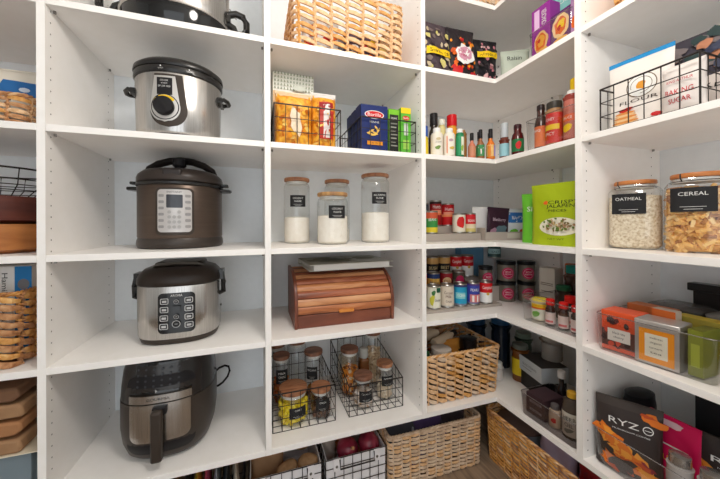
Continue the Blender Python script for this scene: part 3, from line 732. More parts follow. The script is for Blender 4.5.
MB().box(-.162, .163, -.118, .118, .0015, .0225, c(222, 220, 214, .7)).build('pages', r, smooth=0)
m = MB().box(-.180, .180, -.122, .122, 0, .0015, c(214, 212, 204, .5)).box(-.180, .180, -.122, .122, .0226, .0246, c(200, 200, 190, .5)).box(-.180, .180, .118, .122, 0, .0246, c(200, 200, 190, .5))
St = lambda u, v, o: (u, v, .0246+o)
m.rect(St, -.18, -.04, -.11, .11, c(176, 176, 160)); m.disc(St, -.07, .0, .09, .07, c(120, 120, 96), jag=.3, seed=2); m.disc(St, -.05, .01, .05, .04, c(96, 92, 76), jag=.3, seed=3); m.rect(St, .04, .18, -.10, .10, c(206, 208, 204)); m.disc(St, .1, .02, .05, .05, c(150, 150, 134), jag=.3, seed=6); m.rect(St, .02, .024, -.12, .12, c(160, 160, 150))
m.build('cover', r, smooth=0)
# ---------------- wire baskets of jars
wire_basket('black wire basket of small glass jars beside the left upright, with yellow candy in front', (.168, .215, Z5), .232, .29, .138, sp=.034, nz=3, hb=.15)
wire_basket('black wire basket of small glass jars at the right, nearer the corner', (.456, .215, Z5), .232, .29, .118, sp=.034, nz=3, hb=.19)
def pebbles(cols, s, n=150, seed=1, box=False):
    def f(m, r_, z):
        R = random.Random(seed)
        m.lathe([(r_*.7, .004), (r_*.8, .01), (r_*.8, z*.96), (0, z)], cols[0], n=20)
        for i in range(n):
            a = R.uniform(0, 2*PI); zz = R.uniform(.008, z); q = (r_-s*1.15)*(1 if R.random() < .8 else R.random()**.5)
            if q < r_*.6: zz = z-R.random()*s
            M = Matrix.Translation((q*math.cos(a), q*math.sin(a), zz)) @ Matrix.Rotation(R.uniform(0, 6), 4, 'Z') @ Matrix.Rotation(R.uniform(0, 6), 4, 'X')
            col = R.choice(cols)
            if box: m.box(-s, s, -s, s, -s*.28, s*.28, col, M)
            else: m.lathe([(s*.3, -s), (s, -s*.3), (s, s*.3), (s*.3, s)], col, n=6, M=M)
    return f
YC = [c(226, 200, 24, .35), c(240, 216, 40, .35), c(246, 226, 70, .35)]
jar('wide round jar of yellow candy with a big wood lid in the left wire basket', (.132, .132, Z5+.004), .060, .122, lines=('CANDY',), fill=YC[0], filln='candy', fillcat='candy', filllabel='bright yellow wrapped candy in the wide round jar', fillh=.74, fillgeo=pebbles(YC, .0065, 190, 2), lab=(.066, .040, .42), labu=.012, lidk=.9, neck=.84)
jar('small jar with wood lid and dark tag right of the yellow candy jar', (.238, .118, Z5+.004), .040, .115, lines=('COCOA',), fill=c(84, 54, 40), filln='dried_fruit', filllabel='dark brown pieces in the small jar right of the yellow candy', fillh=.5, fillgeo=pebbles([c(84, 54, 40, .5), c(60, 38, 30, .5), c(120, 84, 60, .5)], .006, 90, 3), lab=(.056, .042, .5), lid=LIDWOOD)
jar('jar with wood lid and black tag at the back left of the left wire basket', (.097, .252, Z5+.004), .036, .198, lines=('MILK', 'CHOC'), fill=ORA, filln='candy', fillcat='candy', filllabel='orange brown candy in the back left jar of the left wire basket', fillh=.55, fillgeo=pebbles([c(196, 96, 40, .4), c(90, 50, 34, .4), c(226, 140, 50, .4)], .006, 110, 4), lab=(.050, .058, .6), lid=LIDWOOD2)
jar('tall nearly empty jar with black tag in the middle right of the left wire basket', (.232, .236, Z5+.004), .040, .205, lines=('PECANS',), fill=c(150, 100, 60), filln='nuts', filllabel='brown nuts low in the tall clear jar of the left wire basket', fillh=.22, fillgeo=pebbles([c(170, 110, 50, .5), c(130, 80, 44, .5)], .006, 50, 5), lab=(.046, .052, .6), lid=LIDWOOD2, labu=-.015)
jar('jar with wide dark lid at the back of the left wire basket', (.172, .325, Z5+.004), .042, .225, lines=None, lid=LIDWOOD2)
jar('jar with dark lid hidden in the back left corner of the left wire basket', (.087, .335, Z5+.004), .034, .215, lines=('RAISINS',), lid=LIDWOOD2, lab=(.044, .03, .8))
jar('small jar of pale mints with reddish lid at the front of the right wire basket', (.418, .125, Z5+.004), .041, .128, lines=('PEANUTS',), fill=c(214, 200, 190), filln='mints', fillcat='candy', filllabel='pale mints in the front jar of the right wire basket', fillh=.55, fillgeo=pebbles([c(206, 190, 176, .3), c(230, 220, 214, .3), c(180, 150, 120, .3)], .006, 90, 6), lab=(.060, .044, .42), lid=LIDWOOD2)
jar('small light lidded jar with black tag at the right edge of the right wire basket', (.528, .150, Z5+.004), .036, .150, lines=('ALMONDS',), fill=c(200, 180, 160), filln='nuts', filllabel='pale nuts in the jar at the right edge of the right wire basket', fillh=.5, fillgeo=pebbles([c(206, 186, 160, .4), c(226, 214, 196, .4)], .006, 90, 7), lab=(.056, .042, .55), lid=LIDWOOD)
jar('jar of orange trail mix with dark lid at the left in the right wire basket', (.392, .225, Z5+.004), .041, .198, lines=None, fill=c(200, 120, 50), filln='trail_mix', filllabel='orange and brown trail mix in the left jar of the right wire basket', fillh=.62, fillgeo=pebbles([c(226, 140, 50, .5), c(130, 70, 40, .5), c(226, 200, 160, .5)], .008, 130, 8), lid=LIDWOOD2)
jar('wide jar with dark lid at the back left of the right wire basket', (.412, .322, Z5+.004), .046, .245, lid=LIDWOOD2, fill=OATS, filln='oats', filllabel='oats in the wide jar at the back left of the right wire basket', fillh=.5)
jar('tall jar of oats with brown lid at the back right of the right wire basket', (.525, .280, Z5+.004), .040, .240, lid=LIDWOOD2, fill=c(206, 184, 150), filln='cereal', filllabel='pale flaky cereal in the tall jar at the back right of the right wire basket', fillh=.7, fillgeo=pebbles([c(206, 180, 146, .5), c(226, 206, 176, .5), c(180, 150, 116, .5)], .009, 130, 9, True))
bottle('square brown spice jar with clear shoulders between the jars of the right wire basket', (.462, .232, Z5+.004), .022, .185, c(120, 72, 34, .2), c(176, 176, 170, .2), capk=.9, caph=.22, neck=.8, shoulder=.7, p=5, name='spice_jar', cat='jar', capn='lid')
# ================= corner bay, board 1: snack bags and cracker boxes
def nuts(seed, body, txt, band, extra=None):
    def f(m, S, w, h):
        R = random.Random(seed)
        for i in range(48): m.disc(S, R.uniform(-.42, .42)*w, R.uniform(.04, .88)*h, .055*w*R.uniform(.6, 1.5), .04*h*R.uniform(.6, 1.5), R.choice(body), jag=.3, n=8, seed=seed+i)
        if extra: extra(m, S, w, h)
        if band: m.rect(S, -w*.36, w*.4, band*h, (band+.13)*h, YEL, nu=8); m.text(S, txt, .02*w, (band+.065)*h, h*.075, DK, width=w*.6)
    return f
def burst(m, S, w, h):
    m.disc(S, 0, h*.46, w*.33, h*.2, WT, jag=.18, n=20, seed=9); m.disc(S, 0, h*.48, w*.25, h*.14, c(206, 150, 170), jag=.1, n=14, seed=8); m.text(S, 'SWEET', 0, h*.52, h*.05, c(180, 40, 80), width=w*.34); m.text(S, 'HEAT', 0, h*.44, h*.05, c(180, 40, 80), width=w*.3)
    m.disc(S, -.28*w, h*.12, w*.16, h*.1, RED, jag=.2, n=10); m.disc(S, .28*w, h*.08, w*.16, h*.07, RED, jag=.2, n=10)
pouch('snack_pouch', 'dark clear topped nut mix pouch with yellow bands, leftmost on the top corner shelf', 'snack pouch', (.735, .085, Z1), .165, .240, .07, c(78, 66, 72, .3), nuts(3, [c(206, 196, 120), c(70, 56, 66), c(196, 180, 150), c(120, 104, 100)], 'Sweets', .36), rot=.05, wr=.003, seed=3, kind='stand')
pouch('snack_pouch', 'black trail mix pouch with orange nuts and a white starburst between two yellow banded pouches', 'snack pouch', (.866, .075, Z1), .142, .232, .065, c(44, 38, 42, .3), nuts(7, [ORA, c(240, 150, 40), RED, c(200, 80, 30)], '', None, burst), rot=-.02, seed=4)
pouch('snack_pouch', 'crumpled black pouch with a yellow name band and pink pieces, right of the starburst pouch', 'snack pouch', (1.000, .080, Z1), .135, .212, .06, c(36, 34, 38, .3), nuts(11, [c(190, 120, 130), c(70, 60, 64), c(214, 170, 170), DK], 'Almond', .58), rot=-.1, seed=6, wr=.004)
def revive(m, S, w, h):
    m.text(S, 'Raisin', -.05*w, h*.75, h*.14, DK, width=w*.5)
    for i in range(9): m.disc(S, (-.34+.09*i)*w, h*(.12+.12*math.sin(i*1.3)**2), w*.075, h*.09, [RED, YEL, ORA][i % 3], jag=.3, n=9, seed=i)
pouch('snack_pouch', 'pale mint green low pouch with dried fruit picture behind the corner edge', 'snack pouch', (1.115, .015, Z1), .12, .150, .04, c(196, 206, 190, .45), revive, rot=-.5, seed=8, kind='pillow')
bp = clear_bin('clear plastic bin of cracker boxes on the top corner shelf', (1.085, -.225, Z1), .155, .165, .10)
def cracker(name_):
    def f(m, S, w, h):
        m.disc(S, w*.02, h*.26, w*.38, h*.22, c(236, 196, 130), jag=.06, n=22, seed=2); m.disc(S, w*.0, h*.27, w*.3, h*.17, ORA, jag=.14, n=16, seed=3); m.disc(S, w*.02, h*.28, w*.2, h*.1, c(236, 170, 60), jag=.3, n=12, seed=5); m.disc(S, -w*.08, h*.3, w*.09, h*.05, RED, jag=.3, n=9, seed=7)
        m.disc(S, w*.1, h*.07, w*.28, h*.06, c(230, 180, 90), jag=.1, n=14)
        if name_: m.rect(S, -w*.34, -w*.05, h*.56, h*.95, c(226, 190, 226), nu=1, nv=1); m.text(S, name_, w*.2, h*.74, h*.1, WT, width=h*.3, rot=PI/2)
    return f
carton('cracker_box', 'bright magenta purple cracker box nearest the corner with white lettering', 'box', (1.045, -.185, Z1+.006), .072, .05, .182, c(150, 50, 150, .4), cracker('CRACKER'), rot=-PI/2, topm=c(150, 60, 150))
carton('cracker_box', 'short dark purple cracker box with round cracker picture in front of the teal box', 'box', (1.04, -.2585, Z1+.006), .07, .04, .112, c(96, 44, 104, .4), lambda m, S, w, h: (m.disc(S, 0, h*.55, w*.42, h*.38, c(240, 206, 150), jag=.05, n=24), m.disc(S, 0, h*.57, w*.30, h*.26, ORA, jag=.15, n=16, seed=3), m.disc(S, w*.04, h*.6, w*.18, h*.14, YEL, jag=.3, n=12), m.disc(S, -w*.06, h*.5, w*.1, h*.08, RED, jag=.3, n=9), m.disc(S, 0, h*.1, w*.36, h*.1, c(230, 180, 90), jag=.1, n=14)), rot=-PI/2)
carton('cracker_box', 'pale teal box standing tall behind the purple cracker boxes', 'box', (1.105, -.24, Z1+.006), .11, .05, .235, c(140, 206, 200, .5), lambda m, S, w, h: (m.rect(S, -w*.46, -w*.40, 0, h, c(90, 180, 176), nu=1, nv=1), m.text(S, 'CRISPS', 0, h*.8, h*.07, WT, width=w*.5)), rot=-PI/2)
carton('cracker_box', 'purple and lilac box at the right end of the cracker bin', 'box', (1.0385, -.3095, Z1+.001), .024, .05, .20, c(170, 130, 176, .4), lambda m, S, w, h: (m.disc(S, 0, h*.22, w*.4, h*.12, ORA, jag=.2, n=12), m.text(S, 'BITES', 0, h*.75, .007, WT, width=h*.3, rot=PI/2)), rot=-PI/2)
# board 0
woven('woven_basket', 'pale straw basket on the topmost corner shelf, only its bottom edge in view', (.95, .17, Z0), .30, .30, .16, rows=6, spacing=.03, mats=(WKP, WK1), seed=14, amp=.004)
woven('woven_basket', 'small golden wicker basket on the top right board, right of the right upright', (1.165, -.56, Z1), .30, .30, .16, rot=0, rows=6, spacing=.04, mats=(WK2, WK1), seed=15)
# ================= corner bay, board 2: bottles
LBL = c(236, 230, 216, .5)
def wl(m, S, r, h):
    m.disc(S, 0, h*.58, r*.42, h*.05, c(206, 190, 150), n=10, jag=.1); m.rect(S, -r*.6, r*.6, h*.44, h*.445, c(120, 120, 110), nu=3, nv=1); m.disc(S, -r*.1, h*.28, r*.5, h*.06, c(120, 150, 80), jag=.4, n=9); m.text(S, 'VINEGAR', 0, h*.48, h*.03, c(110, 100, 90), width=r*1.0)
bottle('white labelled dressing bottle with white cap and green leaf mark, left of its twin', (.715, .032, Z2), .0245, .118, LBL, WT, capk=.6, caph=.14, neck=.6, shoulder=.8, art=wl, labm=LBL, labz=(.06, .76), rot=-.3)
bottle('white labelled dressing bottle with a small orange mark, right of its near twin', (.768, .022, Z2), .0235, .118, LBL, WT, capk=.6, caph=.14, neck=.6, shoulder=.8, art=lambda m, S, r, h: (m.disc(S, 0, h*.55, r*.4, h*.05, c(190, 160, 170), n=10), m.disc(S, r*.2, h*.28, r*.5, h*.05, c(214, 180, 90), jag=.3, n=9), m.rect(S, -r*.75, -r*.6, h*.1, h*.7, ORA, nu=1, nv=1)), labm=LBL, labz=(.06, .76), rot=-.3)
bottle('slim green and white bottle beside the white labelled dressings', (.813, .012, Z2), .0165, .117, c(40, 130, 84, .3), WT, capk=.7, caph=.13, neck=.7, shoulder=.82, labm=c(56, 150, 100, .4), labz=(.05, .74), art=lambda m, S, r, h: (m.rect(S, 0, r*.9, h*.06, h*.7, c(226, 230, 206), nu=4), m.disc(S, r*.3, h*.3, r*.4, h*.1, c(150, 180, 80), jag=.3, n=9)), rot=-.3)
bottle('blue and yellow mustard bottle squeezed against the left upright on the bottle shelf', (.662, .045, Z2), .018, .125, c(214, 190, 40, .3), c(50, 90, 170, .4), capk=.9, caph=.35, neck=.8, shoulder=.58)
bottle('dark glass bottle with chunky black cap in the back row of the bottle shelf', (.744, .095, Z2), .023, .205, c(50, 44, 38, .15), DK, capk=.72, caph=.26, neck=.6, shoulder=.6)
bottle('small bottle with pale yellow cap behind the white labelled dressings', (.788, .10, Z2), .018, .185, c(226, 214, 150, .4), c(230, 230, 214, .4), capk=.8, caph=.14, neck=.7, shoulder=.8)
bottle('honey bottle with bright red flip cap in the back row behind the dressings', (.838, .095, Z2), .0235, .208, c(220, 150, 40, .25), c(206, 26, 34, .35), capk=.9, caph=.24, neck=.8, shoulder=.66)
bottle('brown glass bottle with tan label behind the slim green bottle', (.853, .040, Z2), .015, .125, c(140, 96, 44, .2), c(150, 110, 60, .4), capk=.6, caph=.08, neck=.8, shoulder=.85)
def hot(x, y, r, h, col, lab, lcol, cap=DK, art=None):
    return bottle(lab, (x, y, Z2), r, h, col, cap, capk=.48, caph=.30, neck=.44, shoulder=.55, labm=lcol, labz=(.08, .46), rot=-.5, art=art, name='hot_sauce_bottle')
hot(.878, .016, .0155, .108, c(206, 120, 90, .2), 'shortest hot sauce bottle with salmon coloured sauce and black cap', c(206, 140, 110))
hot(.922, .014, .016, .126, c(150, 96, 60, .2), 'hot sauce bottle with white triangle on a green label', c(70, 140, 90), art=lambda m, S, r, h: m.poly(S, [(-r*.9, h*.4), (r*.6, h*.38), (-r*.1, h*.12)], c(236, 220, 220)))
hot(.947, .050, .015, .130, c(170, 90, 30, .2), 'green labelled hot sauce bottle behind the orange one', c(110, 170, 80))
hot(.972, .010, .0175, .132, c(226, 120, 30, .2), 'orange hot sauce bottle with lilac and yellow label and black cap at the corner', c(236, 190, 120), art=lambda m, S, r, h: (m.rect(S, r*.5, r*1.3, h*.09, h*.44, c(170, 150, 206), nu=3), m.rect(S, -r*.9, -r*.2, h*.09, h*.44, c(230, 140, 60), nu=3)))
hot(1.01, .055, .015, .132, c(190, 60, 30, .2), 'red hot sauce bottle peeking out at the back of the corner', c(196, 60, 40))
bottle('clear topped bottle of dark red sauce with pale blue label at the corner', (1.008, -.028, Z2), .019, .148, c(110, 50, 36, .15), c(190, 196, 200, .12, 0, .8), capk=.78, caph=.42, neck=.85, shoulder=.5, labm=c(150, 196, 206, .4), labz=(.04, .40), rot=-.8)
bottle('squat jar of dark jam coloured sauce with green label and dark cap', (1.020, -.083, Z2), .0225, .126, c(80, 20, 20, .15), c(60, 30, 34, .3), capk=.62, caph=.15, neck=.62, shoulder=.66, labm=c(40, 110, 66, .4), labz=(.1, .5), rot=-1, art=lambda m, S, r, h: m.disc(S, r*.3, h*.3, r*.5, h*.12, c(196, 40, 40), jag=.2, n=9))
clear_bin('clear plastic bin around the barbecue sauce bottles', (1.055, -.226, Z2), .115, .185, .115)
def bbq(m, S, r, h):
    m.disc(S, 0, h*.40, r*.85, h*.06, WT, n=12) if False else m.text(S, 'BBQ', 0, h*.40, h*.05, WT, width=r*1.2)
bottle('barbecue sauce bottle with orange label and brown neck, nearest the corner in its bin', (1.035, -.172, Z2+.004), .021, .168, c(60, 34, 28, .15), c(46, 34, 34, .3), capk=.62, caph=.12, neck=.6, shoulder=.66, labm=c(226, 116, 60, .4), labz=(.04, .5), art=bbq, rot=-PI/2)
bottle('wide sauce jar with bright red label between two barbecue bottles', (1.035, -.224, Z2+.004), .0265, .158, c(170, 130, 90, .2), c(60, 56, 50, .35), capk=.9, caph=.16, neck=.85, shoulder=.78, labm=c(206, 40, 34, .4), labz=(.04, .72), art=lambda m, S, r, h: (m.text(S, 'HONEY', 0, h*.58, h*.07, WT, width=r*1.3), m.rect(S, -r*1.2, r*1.2, h*.34, h*.46, YEL, nu=6), m.text(S, 'SPICY', 0, h*.25, h*.07, WT, width=r*1.3)), rot=-PI/2)
bottle('sauce bottle with white cap and orange and yellow bands beside the right upright', (1.033, -.285, Z2+.004), .0225, .172, c(150, 60, 50, .25), WT, capk=.62, caph=.08, neck=.85, shoulder=.86, labm=c(190, 110, 96, .4), labz=(.04, .80), art=lambda m, S, r, h: (m.rect(S, -r*1.2, r*1.2, h*.38, h*.52, c(226, 100, 50), nu=6), m.disc(S, 0, h*.25, r*.7, h*.08, YEL, jag=.2, n=10), m.text(S, 'SAUCE', 0, h*.45, h*.05, WT, width=r*1.3)), rot=-PI/2)
bottle('yellow capped bottle standing behind the barbecue bottles by the right upright', (1.087, -.268, Z2+.004), .022, .232, c(230, 190, 40, .3), c(244, 206, 30, .4), capk=.95, caph=.34, neck=.8, shoulder=.6)
bottle('green capped bottle at the back of the barbecue sauce bin', (1.09, -.195, Z2+.004), .018, .172, c(90, 60, 40, .3), c(60, 110, 70, .5), capk=.8, caph=.2, neck=.7, shoulder=.7)
# ================= corner bay, board 3: cans on a riser, tray of packets, green pouches
rs = thing('shelf_riser', 'clear stepped riser under the red cans beside the left upright', 'shelf riser', (.86, .185, Z3))
GR = c(176, 166, 158, .35)
MB().box(-.175, .165, -.06, .04, 0, .034, GR).build('front_step', rs, bevel=.002); MB().box(-.175, .165, .04, .13, 0, .068, GR).build('rear_step', rs, bevel=.002)
def pz(col): return lambda m, S, r, h: (m.rect(S, -r*.9, r*.9, h*.5, h*.62, c(230, 150, 120), nu=5), m.text(S, 'Hunts', 0, h*.75, h*.14, WT, width=r*1.3))
for x, y, z, r_, h_, bands, lab in [
    (.775, .165, .034, .030, .105, [(0, .25, c(226, 206, 60)), (.25, .7, GRN), (.7, 1, c(206, 90, 60))], 'green and yellow vegetable can beside the left upright, front of the riser'),
    (.79, .260, .068, .030, .115, [(0, .5, RED), (.5, .62, c(236, 190, 150)), (.62, 1, c(60, 70, 80))], 'dark topped red can in the rear row against the left upright'),
    (.868, .265, .068, .030, .130, [(0, .42, c(160, 30, 34)), (.42, .54, c(226, 120, 70)), (.54, .9, c(176, 34, 40)), (.9, 1, c(60, 40, 44))], 'tall red tomato can with dark top in the rear row of the riser'),
    (.938, .262, .068, .0325, .115, [(0, .4, RED), (.4, .52, c(236, 140, 90)), (.52, 1, c(190, 30, 36))], 'red tomato can with orange band, right end of the rear row'),
    (.930, .165, .034, .030, .095, [(0, 1, c(232, 224, 206))], 'white can with a big red fruit picture on the riser'),
    (.993, .165, .034, .028, .097, [(0, .2, c(206, 190, 120)), (.2, .45, c(226, 210, 180)), (.45, 1, c(206, 40, 50))], 'red over cream can at the right end of the riser')]:
    art = pz(0) if 'tomato' in lab else ((lambda m, S, r, h: m.disc(S, 0, h*.55, r*.6, h*.3, c(206, 40, 40), jag=.15, n=12)) if 'fruit' in lab else (lambda m, S, r, h: m.text(S, 'BEANS', 0, h*.62, h*.12, WT, width=r*1.2)))
    can(lab, (x, y, Z3+z), r_, h_, bands, art, rot=-.35, group=None)
tr = thing('packet_tray', 'low grey tray holding upright seasoning packets in the back corner', 'tray', (1.180, .13, Z3), -.12)
m = MB(); m.box(-.15, .15, -.05, .05, 0, .003, GR).box(-.15, .15, -.05, -.047, .003, .04, GR).box(-.15, .15, .047, .05, .003, .045, GR).box(-.15, -.147, -.047, .047, .003, .06, GR).box(.147, .15, -.047, .047, .003, .04, GR); m.build('tray_body', tr, smooth=0)
MB().box(-.035, .035, -.0535, -.0505, .010, .034, c(200, 194, 184, .5)).build('front_label_holder', tr, smooth=0)
pouch('seasoning_packet', 'dark plum packet with a light script name leaning in the tray', 'seasoning packet', (1.115, .120, Z3+.004), .12, .150, .02, c(56, 34, 48, .4), lambda m, S, w, h: (m.text(S, 'Blackberry', 0, h*.62, h*.1, c(214, 190, 206), width=w*.6), m.disc(S, .1*w, h*.3, w*.28, h*.16, c(96, 120, 130), jag=.3, n=12), m.disc(S, -.26*w, h*.2, w*.14, h*.16, c(170, 130, 150), jag=.3, n=10)), rot=-.10, kind='pillow', wr=.001, tilt=(-.0, .06))
pouch('seasoning_packet', 'white packet showing behind the dark plum packet', 'seasoning packet', (1.085, .165, Z3+.004), .14, .155, .014, c(226, 224, 224, .5), None, rot=-.1, kind='pillow', wr=.001)
pouch('seasoning_packet', 'white and blue packet with green and yellow foot at the right of the tray', 'seasoning packet', (1.235, .118, Z3+.004), .11, .145, .02, c(214, 220, 226, .4), lambda m, S, w, h: (m.rect(S, -w*.46, w*.46, h*.55, h*.9, c(50, 110, 180), nu=6), m.text(S, 'RANCH', 0, h*.72, h*.12, WT, width=w*.6), m.disc(S, -.2*w, h*.24, w*.2, h*.1, c(110, 190, 60), jag=.1, n=10), m.disc(S, .25*w, h*.24, w*.2, h*.12, c(200, 90, 70), jag=.3, n=10)), rot=-.14, kind='pillow', wr=.001)
LG = c(166, 186, 30, .38)
def jal(m, S, w, h):
    m.text(S, 'CRISPY', .16*w, h*.70, h*.055, c(40, 50, 30), width=w*.56); m.text(S, 'JALAPENO', .16*w, h*.63, h*.055, c(40, 50, 30), width=w*.62); m.text(S, 'PIECES', .06*w, h*.565, h*.035, c(40, 50, 30), width=w*.34)
    m.disc(S, -.17*w, h*.70, w*.05, h*.03, ORA, jag=.2, n=8)
    m.disc(S, .1*w, h*.31, w*.37, h*.145, c(232, 226, 206), n=26)
    R = random.Random(5)
    for i in range(60):
        a = R.uniform(0, 6.28); q = R.random()**.5; m.disc(S, .1*w+w*.29*q*math.cos(a), h*.335+h*.10*q*math.sin(a), w*.03, h*.015, R.choice([c(206, 180, 130), c(120, 100, 60), c(96, 120, 50), c(176, 140, 110)]), jag=.3, n=6, rot=R.uniform(0, 3), seed=i)
    m.text(S, 'NET WT', .1*w, h*.11, h*.03, c(90, 110, 30), width=w*.3)
pouch('snack_pouch', 'large lime green crispy jalapeno pouch with a bowl picture beside the right upright', 'snack pouch', (1.045, -.225, Z3), .185, .224, .05, LG, jal, rot=-PI/2+.1, wr=.0012, seed=2)
pouch('snack_pouch', 'narrow bright green pouch tucked left of the large lime jalapeno pouch', 'snack pouch', (1.105, -.108, Z3), .13, .200, .035, c(110, 196, 56, .38), lambda m, S, w, h: (m.text(S, 'Siete', -.08*w, h*.70, h*.1, WT, width=w*.5), m.disc(S, .1*w, h*.3, w*.22, h*.16, c(206, 110, 40), jag=.3, n=12), m.disc(S, .0, h*.46, w*.16, h*.1, c(220, 206, 60), jag=.3, n=10)), rot=-PI/2+.35, seed=9)
# ================= corner bay, board 4: cans in rows, black lidded jars, spice bin
rs = thing('shelf_riser', 'clear three step riser under the rows of soup cans', 'shelf riser', (.90, .17, Z4), -.0)
m1 = MB().box(-.225, .205, -.09, -.013, 0, .012, GR); m1.build('front_step', rs, bevel=.002)
MB().box(-.225, .205, -.0125, .060, 0, .062, GR).build('middle_step', rs, bevel=.002); MB().box(-.225, .205, .0605, .135, 0, .112, GR).build('rear_step', rs, bevel=.002)
def t_(s, col=WT, z=.6, k=.14, wd=1.3): return lambda m, S, r, h: m.text(S, s, 0, h*z, h*k, col, width=r*wd)
def camp(m, S, r, h): m.text(S, 'Campbells', 0, h*.72, h*.14, WT, width=r*1.5); m.disc(S, 0, h*.46, r*.22, r*.22, c(206, 170, 80), n=14)
row1 = [(.755, 'white can with green leaves and dark green corner in the front row', [(0, 1, c(226, 224, 206))], lambda m, S, r, h: (m.disc(S, -r*.4, h*.4, r*.4, h*.2, c(200, 196, 70), jag=.4, n=9), m.disc(S, -r*.2, h*.7, r*.3, h*.1, c(60, 110, 60), jag=.3, n=9), m.rect(S, r*.2, r*.9, h*.72, h*.92, c(30, 80, 60), nu=3), m.text(S, 'Garden', r*.4, h*.4, h*.1, c(60, 60, 50), width=r*.9))),
        (.825, 'cream can with brown script label in the front row', [(0, .06, c(190, 186, 180)), (.06, 1, c(214, 202, 186))], lambda m, S, r, h: (m.text(S, 'Coconut', 0, h*.66, h*.12, c(90, 50, 44), width=r*1.2), m.text(S, 'Milk', 0, h*.5, h*.12, c(90, 50, 44), width=r*.8), m.text(S, 'Cream', 0, h*.3, h*.1, c(90, 50, 44), width=r*.8))),
        (.896, 'turquoise blue tuna can, third in the front row', [(0, .08, c(120, 130, 150)), (.08, .9, c(40, 150, 190)), (.9, 1, c(60, 60, 110))], lambda m, S, r, h: (m.rect(S, -r*.9, r*.5, h*.35, h*.62, c(130, 200, 206), nu=4), m.text(S, 'OCEAN', -r*.1, h*.5, h*.12, WT, width=r*1.1))),
        (.967, 'violet blue can with red and white picture, fourth in the front row', [(0, .08, c(120, 120, 150)), (.08, .92, c(60, 70, 160)), (.92, 1, c(90, 60, 130))], lambda m, S, r, h: (m.text(S, 'PEARS', 0, h*.68, h*.12, WT, width=r*1.2), m.rect(S, -r*.7, r*.9, h*.14, h*.48, c(206, 120, 120), nu=4), m.rect(S, -r*.4, -r*.1, h*.16, h*.44, WT, nu=1), m.rect(S, r*.3, r*.5, h*.16, h*.44, WT, nu=1))),
        (1.041, 'red over white soup can at the right end of the front row', [(0, .5, WT), (.5, 1, c(206, 30, 36))], camp)]
for x, lab, bands, art in row1: can(lab, (x, .118, Z4+.012), .031, .104, bands, art, rot=-.38)
row2 = [(.735, 'yellow and orange can in the middle row beside the left upright', [(0, .3, c(206, 60, 40)), (.3, .7, c(236, 190, 40)), (.7, 1, c(206, 70, 40))], t_('CORN', DK)),
        (.806, 'blue and tan can in the middle row of the riser', [(0, .3, c(190, 150, 100)), (.3, .75, c(226, 180, 90)), (.75, 1, c(40, 60, 110))], t_('BUSH', c(30, 60, 110), .5)),
        (.876, 'dark red can with gold oval in the middle row of the riser', [(0, 1, c(150, 30, 40))], lambda m, S, r, h: (m.disc(S, 0, h*.55, r*.7, h*.2, c(226, 190, 140), n=14), m.text(S, 'Chili', 0, h*.55, h*.14, c(150, 30, 40), width=r))),
        (.950, 'small olive can behind the red over white soup can', [(0, .6, c(120, 110, 90)), (.6, 1, c(90, 84, 70))], lambda m, S, r, h: m.disc(S, 0, h*.5, r*.7, h*.3, c(196, 40, 90), n=14))]
for x, lab, bands, art in row2: can(lab, (x, .195, Z4+.062), .031, .096, bands, art, rot=-.38)
row3 = [(.780, 'brown can half hidden in the rear row beside the left upright', [(0, 1, c(110, 60, 44))], None),
        (.848, 'black and gold baked bean can at the left of the rear row', [(0, .3, c(190, 140, 80)), (.3, .7, c(40, 36, 34)), (.7, 1, c(206, 160, 96))], t_('BUSH', c(236, 210, 150), .5)),
        (.918, 'black and gold baked bean can in the middle of the rear row', [(0, .3, c(190, 140, 80)), (.3, .7, c(40, 36, 34)), (.7, 1, c(206, 160, 96))], t_('BEST', c(236, 210, 150), .5)),
        (.990, 'red and white condensed soup can left of its twin in the rear row', [(0, .5, WT), (.5, 1, c(206, 30, 36))], camp),
        (1.062, 'red and white condensed soup can at the right end of the rear row', [(0, .5, WT), (.5, 1, c(196, 30, 40))], camp)]
for x, lab, bands, art in row3: can(lab, (x, .268, Z4+.112), .0325, .112, bands, art, rot=-.38)
carton('food_carton', 'plain light blue carton behind the corner cans', 'box', (1.15, .352, Z4), .15, .05, .25, c(110, 160, 196, .5))
can('small teal and white can standing on the blackened jars at the back corner', (1.215, .24, Z4+.205), .032, .068, [(0, .3, c(60, 90, 90)), (.3, .8, c(170, 206, 210)), (.8, 1, c(40, 70, 70))], t_('SALT', c(40, 90, 100), .5), rot=-.5)
def bjar(x, y, z, r_, lab, rot=-.55):
    j = thing('lidded_jar', lab, 'jar', (x, y, Z4+z), rot)
    MB().lathe([(r_*.9, 0), (r_, .003), (r_, .078), (r_*.95, .082)], c(120, 112, 100, .15), n=28).build('jar_body', j)
    MB().lathe([(r_*1.03, .082), (r_*1.05, .084), (r_*1.05, .098), (r_*1.0, .1)], c(26, 26, 28, .3), n=28).build('lid', j)
    m = MB(); S = curved(r_*1.0); m.disc(S, 0, .042, .028, .028, c(206, 30, 90), n=24); m.disc(S, 0, .042, .022, .022, c(226, 190, 206), n=20); m.disc(S, 0, .042, .0205, .0205, c(196, 24, 80), n=20); m.text(S, 'GOOD', 0, .048, .008, WT, width=.026); m.text(S, 'GATHER', 0, .037, .006, WT, width=.03); m.build('round_label', j)
bjar(1.205, .155, 0, .042, 'black lidded jar with round magenta label, lower left of the stack in the corner')
bjar(1.205, .155, .1005, .042, 'black lidded jar with round magenta label, upper left of the stack in the corner')
bjar(1.292, .115, 0, .038, 'black lidded jar with magenta label, lower right of the corner stack')
bjar(1.292, .115, .1005, .038, 'black lidded jar with magenta label, upper right of the corner stack')
bjar(1.105, .185, .075, .032, 'smaller black lidded jar with magenta label above the red over white soup can', rot=-.3)
